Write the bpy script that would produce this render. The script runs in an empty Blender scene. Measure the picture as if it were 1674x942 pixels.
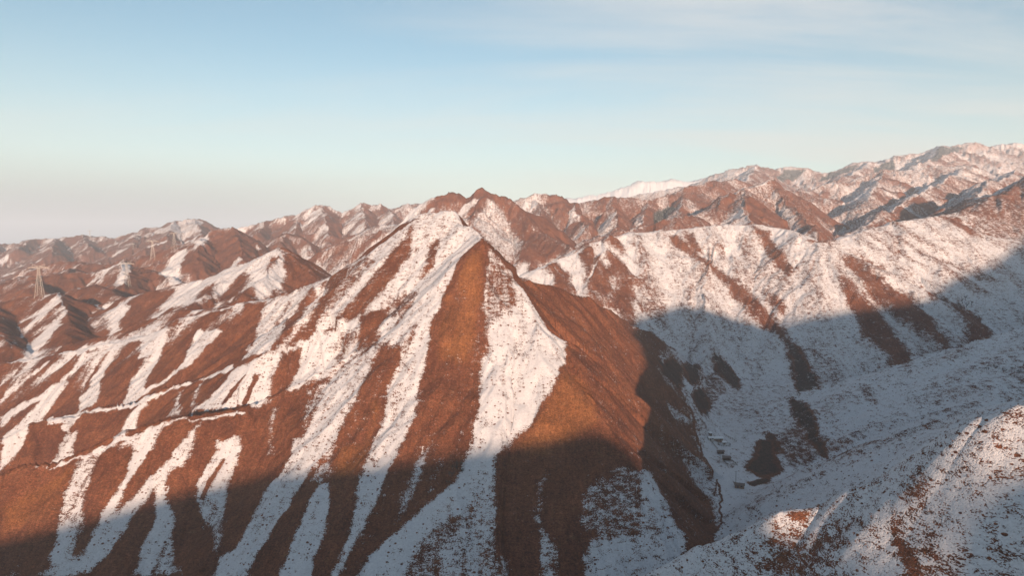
import bpy, bmesh, math, random
import numpy as np
from mathutils import Vector, Matrix
R = math.radians
# ------------------------------------------------------------------ camera, light, air
scene = bpy.context.scene
SUN_HEADING = R(-8.0)          # the light travels this way, clockwise from +Y
SUN_EL = R(9.0)
cam_d = bpy.data.cameras.new('camera'); cam = bpy.data.objects.new('camera', cam_d)
scene.collection.objects.link(cam); scene.camera = cam
cam_d.sensor_width = 36.0; cam_d.lens = 24.0; cam_d.clip_start = 1.0; cam_d.clip_end = 60000.0
cam.location = (0, 0, 180.0); cam.rotation_euler = (math.pi/2-math.atan((471-405)/1116.0), 0, 0)
world = bpy.data.worlds.new('World'); scene.world = world; world.use_nodes = True
wt = world.node_tree; wt.nodes.clear()
def wn(t, **k):
    n = wt.nodes.new(t)
    for a, b in k.items(): setattr(n, a, b)
    return n
sky = wn('ShaderNodeTexSky'); sky.sky_type = 'NISHITA'; sky.sun_disc = False
sky.sun_elevation = SUN_EL; sky.sun_rotation = math.pi+SUN_HEADING
sky.altitude = 1500; sky.air_density = 1.0; sky.dust_density = 1.2; sky.ozone_density = 1.0
wl = wt.links.new
bg = wn('ShaderNodeBackground'); bg.inputs['Strength'].default_value = 0.051
wo = wn('ShaderNodeOutputWorld')
# thin cirrus: streaks on a high plane
geo = wn('ShaderNodeTexCoord'); sep = wn('ShaderNodeSeparateXYZ'); wl(geo.outputs['Generated'], sep.inputs[0])
zz = wn('ShaderNodeMath', operation='MAXIMUM'); wl(sep.outputs['Z'], zz.inputs[0]); zz.inputs[1].default_value = .0
za = wn('ShaderNodeMath', operation='ADD'); wl(zz.outputs[0], za.inputs[0]); za.inputs[1].default_value = .12
dx = wn('ShaderNodeMath', operation='DIVIDE'); wl(sep.outputs['X'], dx.inputs[0]); wl(za.outputs[0], dx.inputs[1])
dy = wn('ShaderNodeMath', operation='DIVIDE'); wl(sep.outputs['Y'], dy.inputs[0]); wl(za.outputs[0], dy.inputs[1])
cmb = wn('ShaderNodeCombineXYZ'); wl(dx.outputs[0], cmb.inputs[0]); wl(dy.outputs[0], cmb.inputs[1])
mp = wn('ShaderNodeMapping'); mp.inputs['Rotation'].default_value = (0, 0, R(30)); mp.inputs['Scale'].default_value = (.34, 1.15, 1)
mp.inputs['Location'].default_value = (1.7, 3.1, 0)
wl(cmb.outputs[0], mp.inputs[0])
ns = wn('ShaderNodeTexNoise'); ns.inputs['Scale'].default_value = 1.1; ns.inputs['Detail'].default_value = 7; ns.inputs['Roughness'].default_value = .55; ns.inputs['Distortion'].default_value = .5
wl(mp.outputs[0], ns.inputs['Vector'])
def wmap(v, a, b, c, d, it='SMOOTHSTEP'):
    q = wn('ShaderNodeMapRange'); q.interpolation_type = it; wl(v, q.inputs[0])
    for k, z in enumerate((a, b, c, d)): q.inputs[k+1].default_value = z
    return q.outputs[0]
def wmul(a, b):
    q = wn('ShaderNodeMath', operation='MULTIPLY'); wl(a, q.inputs[0]); wl(b, q.inputs[1]); return q.outputs[0]
def wmix(f, a, b, bt='MIX'):
    q = wn('ShaderNodeMix', data_type='RGBA', blend_type=bt)
    for i, z in ((0, f), (6, a), (7, b)):
        if hasattr(z, 'is_output'): wl(z, q.inputs[i])
        else: q.inputs[i].default_value = z
    return q.outputs[2]
east = wmap(sep.outputs['X'], -.35, .45, .25, 1.0)
veil = wmul(wmap(ns.outputs[0], .42, .70, 0.0, .75), east)
base = wmix(1.0, sky.outputs[0], (1.04, 1.21, 1.14, 1), 'MULTIPLY')
c1 = wmix(veil, base, (5.6, 5.5, 5.3, 1))
# a low bank of grey-mauve dust haze lying in the west
bank = wmul(wmap(sep.outputs['Z'], .13, .02, 0.0, 1.0), wmap(sep.outputs['X'], .1, -.5, 0.0, .95))
low = wmap(sep.outputs['Z'], .30, .0, 0.0, .72)
c1 = wmix(low, c1, (5.6, 5.6, 4.8, 1))
c2 = wmix(bank, c1, (2.0, 2.35, 2.5, 1))
wl(c2, bg.inputs['Color']); wl(bg.outputs[0], wo.inputs[0])
sun_d = bpy.data.lights.new('sun', 'SUN'); sun = bpy.data.objects.new('sun', sun_d); scene.collection.objects.link(sun)
sun_d.energy = 5.0; sun_d.angle = R(.6); sun_d.color = (1.0, .67, .46)
sdir = Vector((math.sin(SUN_HEADING)*math.cos(SUN_EL), math.cos(SUN_HEADING)*math.cos(SUN_EL), -math.sin(SUN_EL)))
sun.rotation_euler = sdir.to_track_quat('-Z', 'Y').to_euler(); sun.location = (-200, -400, 500)
scene.view_settings.view_transform = 'Standard'; scene.view_settings.look = 'None'
scene.view_settings.exposure = 1.53; scene.view_settings.gamma = 1.0
scene.render.engine = 'CYCLES'
cy = scene.cycles; cy.max_bounces = 5; cy.diffuse_bounces = 2; cy.glossy_bounces = 1; cy.volume_bounces = 1; cy.transparent_max_bounces = 8
cy.use_denoising = True; cy.denoiser = 'OPENIMAGEDENOISE'; cy.denoising_input_passes = 'RGB_ALBEDO_NORMAL'

# ------------------------------------------------------------------ height field
CAMZ = 180.0
F4 = np.float32
def _hash(ix, iy, seed):
    h = (ix.astype(np.int64)*374761393 + iy.astype(np.int64)*668265263 + seed*974634777) & 0xffffffff
    h = ((h ^ (h >> 13)) * 1274126177) & 0xffffffff
    h = (h ^ (h >> 16)) & 0xffffffff
    return h
def perlin(x, y, seed=0):
    xi = np.floor(x); yi = np.floor(y); xf = x-xi; yf = y-yi
    xi = xi.astype(np.int64); yi = yi.astype(np.int64)
    u = xf*xf*xf*(xf*(xf*6-15)+10); v = yf*yf*yf*(yf*(yf*6-15)+10)
    def g(a, b, dx, dy):
        t = _hash(a, b, seed).astype(F4)*F4(2*math.pi/4294967296.0)
        return np.cos(t)*dx+np.sin(t)*dy
    n00 = g(xi, yi, xf, yf); n10 = g(xi+1, yi, xf-1, yf)
    n01 = g(xi, yi+1, xf, yf-1); n11 = g(xi+1, yi+1, xf-1, yf-1)
    return ((n00*(1-u)+n10*u)*(1-v)+(n01*(1-u)+n11*u)*v)*1.4
def fbm(x, y, octs=4, seed=0, gain=.5):
    s = 0; a = 1.0; f = 1.0
    for i in range(octs):
        s = s+a*perlin(x*f+i*17.3, y*f-i*9.1, seed+i); a *= gain; f *= 2.03
    return s
def sstep(a, b, x):
    t = np.clip((x-a)/(b-a), 0, 1); return t*t*(3-2*t)

def radii():
    r = [12.0]
    while r[-1] < 15000:
        q = r[-1]
        k = .03 if q < 120 else .006 if q < 190 else .0026 if q < 1150 else .0034 if q < 2800 else .006 if q < 4500 else .011 if q < 8500 else .05
        r.append(q*(1+k))
    return np.array(r)
def angles():
    a = list(np.radians(np.linspace(-41, 41, 1321)))          # from +Y, clockwise: the country ahead
    b = list(np.radians(np.concatenate([np.arange(41.5, 118, 1.0), np.arange(118, 200, .33), np.arange(200, 318.9, 1.0)])))
    return np.array(a+b)
def base_height(x, y, ridges, floor):
    """upper envelope of tents hung on the ridge lines, over the valley floor"""
    h = floor.copy(); win = np.full(x.shape, 500.0, F4)
    K = F4(5.0)
    # steep east flank of the near massif: nothing west of the spine may spill over it
    byn = {r[0]: r[4] for r in ridges}
    sp = list(reversed(byn['rib_b']))+SHOULDER+list(reversed(byn['summit']))
    lim = np.full(x.shape, 1e4, F4); dm = np.full(x.shape, 1e9, F4)
    near = (y < 1500) & (x > -400) & (y > 100)
    X = x[near]; Y = y[near]; L_ = lim[near]; D_ = dm[near]
    ring = [(p[0], p[1]) for p in sp]+[(sp[-1][0], 1490), (1490, 1490), (1490, 90), (sp[0][0], 90)]
    ins = np.zeros(X.shape, bool)
    for (ax, ay), (bx, by) in zip(ring, ring[1:]+ring[:1]):
        ins ^= ((ay > Y) != (by > Y)) & (X < (bx-ax)*(Y-ay)/((by-ay) or 1e-9)+ax)
    for (x0, y0, z0), (x1, y1, z1) in zip(sp[:-1], sp[1:]):
        dx, dy = x1-x0, y1-y0; L2 = dx*dx+dy*dy
        t = np.clip(((X-x0)*dx+(Y-y0)*dy)/L2, 0, 1); d = np.hypot(X-x0-t*dx, Y-y0-t*dy)
        es = np.interp(y0+t*dy, [440, 524], [.85, 1.1])
        v = z0+t*(z1-z0)-es*(np.sqrt(d*d+6)-2.4)
        L_ = np.where(d < D_, v, L_); D_ = np.minimum(D_, d)
    L_ = np.where(ins, L_, 1e4)
    lim[near] = L_
    for name, sR, sL, rad, pts in ridges:
        hr = None; dr = np.full(x.shape, 1e4, F4)
        for (x0, y0, z0), (x1, y1, z1) in zip(pts[:-1], pts[1:]):
            dx, dy = x1-x0, y1-y0; L2 = dx*dx+dy*dy+1e-6; L = math.sqrt(L2)
            # lateral skew: faces fall along the true fall line
            t = np.clip(((x-x0)*dx+(y-y0)*dy)/L2, 0, 1)
            ex = x-(x0+t*dx); ey = y-(y0+t*dy)
            d = np.sqrt(ex*ex+ey*ey); dr = np.minimum(dr, d)
            side = (dx*(y-y0)-dy*(x-x0))/L                # >0 left hand
            s = sR+(sL-sR)*sstep(-8, 8, side)
            if (x1, y1, z1) == pts[-1] and name in CAPPED:    # beyond its end the ridge breaks off steeply
                al = ((x-x1)*dx+(y-y1)*dy)/L/np.maximum(d, 1)
                s = s+(1.05-s)*sstep(0, .5, al)*(t > .9999)
            dd = np.sqrt(d*d+rad*rad)-rad
            hh = z0+t*(z1-z0)-s*dd
            hr = hh if hr is None else np.maximum(hr, hh)
        if name in MASSIF: hr = np.minimum(hr, lim)
        win = np.where(hr > h, dr, win)
        m = np.maximum(h, hr); q = np.clip(1-np.abs(h-hr)/K, 0, 1)
        h = m+q*q*K*.25
    CREST['d'] = win
    return h
def erode(x, y, gx, gy, wl, seed, amp):
    """one octave of downhill gullies; returns height and its gradient"""
    sl = np.sqrt(gx*gx+gy*gy)+1e-5
    dx = -gy/sl; dy = gx/sl                       # across the slope
    px = x/wl; py = y/wl; ix = np.floor(px); iy = np.floor(py)
    H = np.zeros_like(x); GX = np.zeros_like(x); GY = np.zeros_like(x); W = np.zeros_like(x)
    for i in (-1, 0, 1):
        for j in (-1, 0, 1):
            cx = ix+i; cy = iy+j
            hs = _hash(cx.astype(np.int64), cy.astype(np.int64), seed)
            ox = (hs & 0xffff).astype(F4)/65536; oy = ((hs >> 16) & 0xffff).astype(F4)/65536
            vx = px-cx-ox; vy = py-cy-oy
            w = np.exp(-2.4*(vx*vx+vy*vy))
            ph = (vx*dx+vy*dy)*F4(2*math.pi*.95)
            c = np.cos(ph); s = np.sin(ph)
            H += c*w; GX += -s*w*dx; GY += -s*w*dy; W += w
    W = np.maximum(W, .12)
    return H/W, GX/W, GY/W
CREST = {}
CAPPED = ()
SHOULDER = [(-1.2, 521.0, 163.2), (-12.2, 521.0, 174.3)]
MASSIF = ('crest1', 'crest2', 'crest3', 'summit', 'rib_b')
class Terrain: pass
TRENCH = {'crest3': [(-420, 5), (-300, 10), (-268, 15), (-249, 14), (-240, 11), (-225, 11), (-213, 15), (-161, 15), (-145, 11), (-125, 8), (-90, 4), (-60, 0)],
          'crest2': [(-420, 5), (-370, 15), (-290, 14), (-275, 11), (-230, 10), (-205, 8), (-180, 8), (-163, 5), (-150, 3), (-120, 2), (-100, 0)]}
def carve(x, y, h, ridges):
    """hollows on the far side of the two long ledges"""
    reg = (x < 20) & (x > -700) & (y > 300) & (y < 720)
    X = x[reg]; Y = y[reg]; H = h[reg]
    for name, sR, sL, rad, pts in ridges:
        if name not in TRENCH: continue
        D = np.full(X.shape, 1e9, F4); S = np.zeros(X.shape, F4); Z = np.zeros(X.shape, F4); A = np.zeros(X.shape, F4)
        for (x0, y0, z0), (x1, y1, z1) in zip(pts[:-1], pts[1:]):
            dx, dy = x1-x0, y1-y0; L = math.hypot(dx, dy)
            t = np.clip(((X-x0)*dx+(Y-y0)*dy)/L**2, 0, 1); d = np.hypot(X-x0-t*dx, Y-y0-t*dy)
            c = d < D
            D = np.where(c, d, D); S = np.where(c, (dx*(Y-y0)-dy*(X-x0))/L, S); Z = np.where(c, z0+t*(z1-z0), Z); A = np.where(c, x0+t*dx, A)
        tx, td = zip(*TRENCH[name]); dep = np.interp(A, tx, td)
        q = np.clip(D/15, 0, 1)
        prof = Z-dep*q*(2-q)+np.maximum(D-17, 0)*.3
        lim = np.where((S > 0) & (dep > .01), prof+np.maximum(6-dep, 0)*12+np.maximum(D-36, 0)*.5, 1e5)
        H = np.minimum(H, lim)
    h = h.copy(); h[reg] = H
    return h
def build_terrain(ridges, floor_pts, bumps=()):
    r = radii(); a = angles(); T = Terrain(); T.r = r; T.a = a
    A, Rr = np.meshgrid(a, r, indexing='ij')
    x = (Rr*np.sin(A)).astype(F4); y = (Rr*np.cos(A)).astype(F4)
    T.x, T.y = x, y
    # domain warp makes straight tents wander (fades near the camera-facing crests' own scale)
    wa = 5.0+.006*Rr
    ws = 1/(34+.06*Rr)
    ws = 1/60.0
    wa = wa*sstep(-80, 60, y)
    wx = (fbm(x*ws, y*ws, 3, 11)*wa).astype(F4); wy = (fbm(x*ws+50, y*ws+50, 3, 23)*wa).astype(F4)
    # valley floor: inverse distance blend of a few spot heights
    num = 0; den = 0
    for fx, fy, fz in floor_pts:
        w = 1/((x-fx)**2+(y-fy)**2+900.0)**1.3; num = num+w*fz; den = den+w
    fl = (num/den+1.2*perlin(x/45, y/45, 5)).astype(F4)
    h = base_height(x+wx*.45, y+wy*.45, ridges, fl).astype(F4)
    h = carve(x+wx*.45, y+wy*.45, h, ridges)
    above = h-fl
    T.floor = fl
    la = np.log(r)
    def grad(hh):
        dr = np.gradient(hh, la, axis=1)/r[None, :]
        da = np.gradient(hh, a, axis=0)/r[None, :]
        sa, ca = np.sin(A), np.cos(A)
        return (dr*sa+da*ca).astype(F4), (dr*ca-da*sa).astype(F4)
    gx, gy = grad(h)
    # smooth gradient so the gullies ignore the tiny steps
    base = h.copy()
    T.gx0, T.gy0 = gx, gy
    slope = np.sqrt(gx*gx+gy*gy)
    mask = sstep(.12, .4, slope)*sstep(2, 16, above)
    # the near ridge is evenly rounded: hardly any gullies
    mask = mask*(1-.8*sstep(12, -12, y-np.interp(x, [-100, -20, 20, 50, 80, 118, 300], [170, 230, 262, 268, 288, 350, 350])))
    ds = np.clip(Rr/1100, .8, 2.6).astype(F4)         # farther country: broader gullies carry the relief
    tot = np.zeros_like(h)
    cgx, cgy = gx.copy(), gy.copy()
    big = None
    hilly = (1+1.0*sstep(640, 740, y)*sstep(0, 80, x-20)).astype(F4)
    for k, (wl, am) in enumerate([(46, 1.7), (24, 1.2), (12, .65), (6, .3)]):
        wls = wl*np.where(Rr > 1250, 1.8, 1.0).astype(F4) if k < 9 else wl
        H = 0
        e, ex, ey = erode(x+wx*.6, y+wy*.6, cgx, cgy, F4(wl), 100+k, am)
        if k == 0: big = e
        tot += am*e*mask*(hilly if k == 0 else 1+.15*(hilly-1))
        cgx = cgx+ex*(am/wl*6.28*.6)*mask; cgy = cgy+ey*(am/wl*6.28*.6)*mask
    far = sstep(1150, 1500, Rr)
    def cusp(q): return 1-2*np.sqrt(np.clip((1-q)/2, 0, 1))       # sharp spurs, rounded gullies
    fgx, fgy = gx.copy(), gy.copy(); e = 0; e2 = 0
    for k, (wl, am) in enumerate([(190, 12), (85, 7), (38, 3.8), (19, 1.8)]):
        q, qx, qy = erode(x+wx*1.5, y+wy*1.5, fgx, fgy, F4(wl), 200+k, am)
        if k == 0: e = q
        if k == 1: e2 = q
        tot += far*mask*am*cusp(q)*(sstep(0, 90 if k < 2 else 25, CREST['d']) if k < 2 else 1)
        fgx = fgx+qx*(am/wl*6.28*.6)*mask; fgy = fgy+qy*(am/wl*6.28*.6)*mask
    T.big = (big*(1-far)+far*(.6*e+.5*e2)).astype(F4)
    T.big2 = e2.astype(F4)
    quiet = sstep(-80, 60, y).astype(F4)
    h = h+tot*quiet
    h += (fbm(x/16, y/16, 4, 31)*.55*sstep(0, 10, above)).astype(F4)*quiet
    h += (fbm(x/150, y/150, 5, 41, .55)*14*far*quiet*sstep(5, 60, above)).astype(F4)
    for f in bumps: h = f(x, y, h, T)
    T.h = h.astype(F4)
    T.gx, T.gy = grad(h)
    T.above = above
    return T
def sample(T, fld, x, y):
    rr = np.hypot(x, y); aa = np.arctan2(x, y); aa = np.where(aa < T.a[0], aa+2*math.pi, aa)
    i = np.clip(np.searchsorted(T.a, aa)-1, 0, len(T.a)-2); j = np.clip(np.searchsorted(T.r, rr)-1, 0, len(T.r)-2)
    u = np.clip((aa-T.a[i])/(T.a[i+1]-T.a[i]), 0, 1); v = np.clip((rr-T.r[j])/(T.r[j+1]-T.r[j]), 0, 1)
    return (fld[i, j]*(1-u)+fld[i+1, j]*u)*(1-v)+(fld[i, j+1]*(1-u)+fld[i+1, j+1]*u)*v

def poly_mask(x, y, pts, soft):
    """smooth inside(+)/outside(-) value of a plan polygon, in units of 'soft' metres, clipped to +-1"""
    out = np.full(x.shape, -1.0, F4)
    p = np.array(pts, F4); x0, y0 = p.min(0)-soft*1.2; x1, y1 = p.max(0)+soft*1.2
    idx = np.nonzero((x > x0) & (x < x1) & (y > y0) & (y < y1))
    if not len(idx[0]): return out, idx
    X = x[idx]; Y = y[idx]; d = np.full(X.shape, 1e9, F4); ins = np.zeros(X.shape, bool)
    for (ax, ay), (bx, by) in zip(p, np.roll(p, -1, 0)):
        dx, dy = bx-ax, by-ay; t = np.clip(((X-ax)*dx+(Y-ay)*dy)/(dx*dx+dy*dy+1e-6), 0, 1)
        d = np.minimum(d, np.hypot(X-ax-t*dx, Y-ay-t*dy))
        c = ((ay > Y) != (by > Y)) & (X < dx*(Y-ay)/(dy+(1e-9 if dy == 0 else 0))+ax)
        ins ^= c
    return np.clip(np.where(ins, d, -d)/soft, -1, 1), idx
def ground_cover(T):
    x, y = T.x, T.y; r = np.hypot(x, y); px = x/np.maximum(y, 1)     # px: bearing, the snow line rises to the west
    gx, gy = T.gx0, T.gy0
    sl = np.sqrt(gx*gx+gy*gy)+1e-4
    nx, ny = -gx/sl, -gy/sl                       # downhill direction
    steep = sstep(.12, .35, sl)
    east = x/(300+.35*r)                          # snowier to the east
    n = fbm(x/190, y/190, 3, 61)
    # downhill facing away from / towards the low sun; bare on the faces turned right
    bias = .05+.55*np.clip(east, -1.2, 1.2)+.25*n
    bias = bias-.55*(nx*.9-ny*.1)*steep
    s = bias-1.0*T.big*steep
    s = s+(1-steep)*.6
    s = s+.4*sstep(200, 420, T.h)+.5*sstep(3000, 6000, r)
    s = np.clip(s*.8, -.9, .9)
    tuft = np.clip(.45+.35*np.clip(east, -1, 1.2)-.3*(1-steep), .0, .9)
    gold = np.zeros_like(x)
    # the near massif is bare loess between its snow strips, the country east of it lies under snow
    m = sstep(-12, 12, (115-x)+.15*(y-400))*sstep(700, 640, y)*sstep(235, 275, y+.35*x)
    s = s*(1-m)+m*-.8
    m2 = sstep(0, 30, x-110-.1*(y-400))*sstep(1250, 1150, y)
    s = s*(1-m2)+m2*(.27+.25*n-.3*T.big*steep)
    tuft = tuft*(1-m2)+m2*np.clip(.3+.35*n+.25*steep+.35*sstep(620, 800, y), .08, .9)
    m3 = sstep(8, -8, y-np.interp(x, [-100, -20, 20, 50, 80, 118, 300], [170, 230, 262, 268, 288, 350, 350]))               # near ridge: tussocks
    tuft = tuft*(1-m3)+(.85-.4*sstep(235, 290, y))*m3; s = s*(1-m3)+m3*(.34+.15*n)
    m4 = sstep(-900, -500, x)*sstep(1750, 2100, r)*sstep(4200, 3600, r)
    s = s-m4*.05; tuft = tuft+m4*.3
    m6 = sstep(1150, 1350, r)*sstep(-200, 300, x)*sstep(6000, 4500, r)
    s = s-m6*(.72+.35*n); tuft = np.clip(tuft+.45*m6, 0, 1.1)
    m5 = sstep(-100, -500, x)*sstep(700, 800, y)*sstep(3400, 2600, r)
    s = s-.16*m5
    s = s.astype(F4)
    # ragged outlines: look the plan outlines up a little off
    wx_ = x+(.9*perlin(x/6, y/6, 71)+1.1*perlin(x/17, y/17, 73)).astype(F4)*np.clip(r/420, .6, 2.5)
    wy_ = y+(.9*perlin(x/6, y/6, 75)+1.1*perlin(x/17, y/17, 77)).astype(F4)*np.clip(r/420, .6, 2.5)
    for kind, soft, pts in PATCHES:
        m, idx = poly_mask(wx_, wy_, pts, soft)
        if not len(idx[0]): continue
        w = sstep(-1, 1, m)
        if kind == 'dark': s[idx] = np.minimum(s[idx], .5-1.4*w)
        elif kind == 'dark_bare': s[idx] = s[idx]*(1-w)-.7*w; gold[idx] = np.where(w > .3, -.62*w, gold[idx])  # bare ground with its colour pulled partway to near-black
        elif kind == 'forest': s[idx] = s[idx]*(1-w)-.5*w; gold[idx] = np.where(w > .3, -w, gold[idx]); tuft[idx] = np.maximum(tuft[idx], .8*w)
        elif kind == 'tuft': tuft[idx] = tuft[idx]*(1-w)+.95*w
        elif kind == 'clean': tuft[idx] = tuft[idx]*(1-w)+.02*w
        elif kind == 'gold': gold[idx] = np.maximum(gold[idx], .75*w)
        else:
            v = {'snow': .38, 'bare': -.6, 'thin': .12, 'mix': -.12}[kind]
            s[idx] = s[idx]*(1-w)+v*w
    return s, tuft, gold

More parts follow.
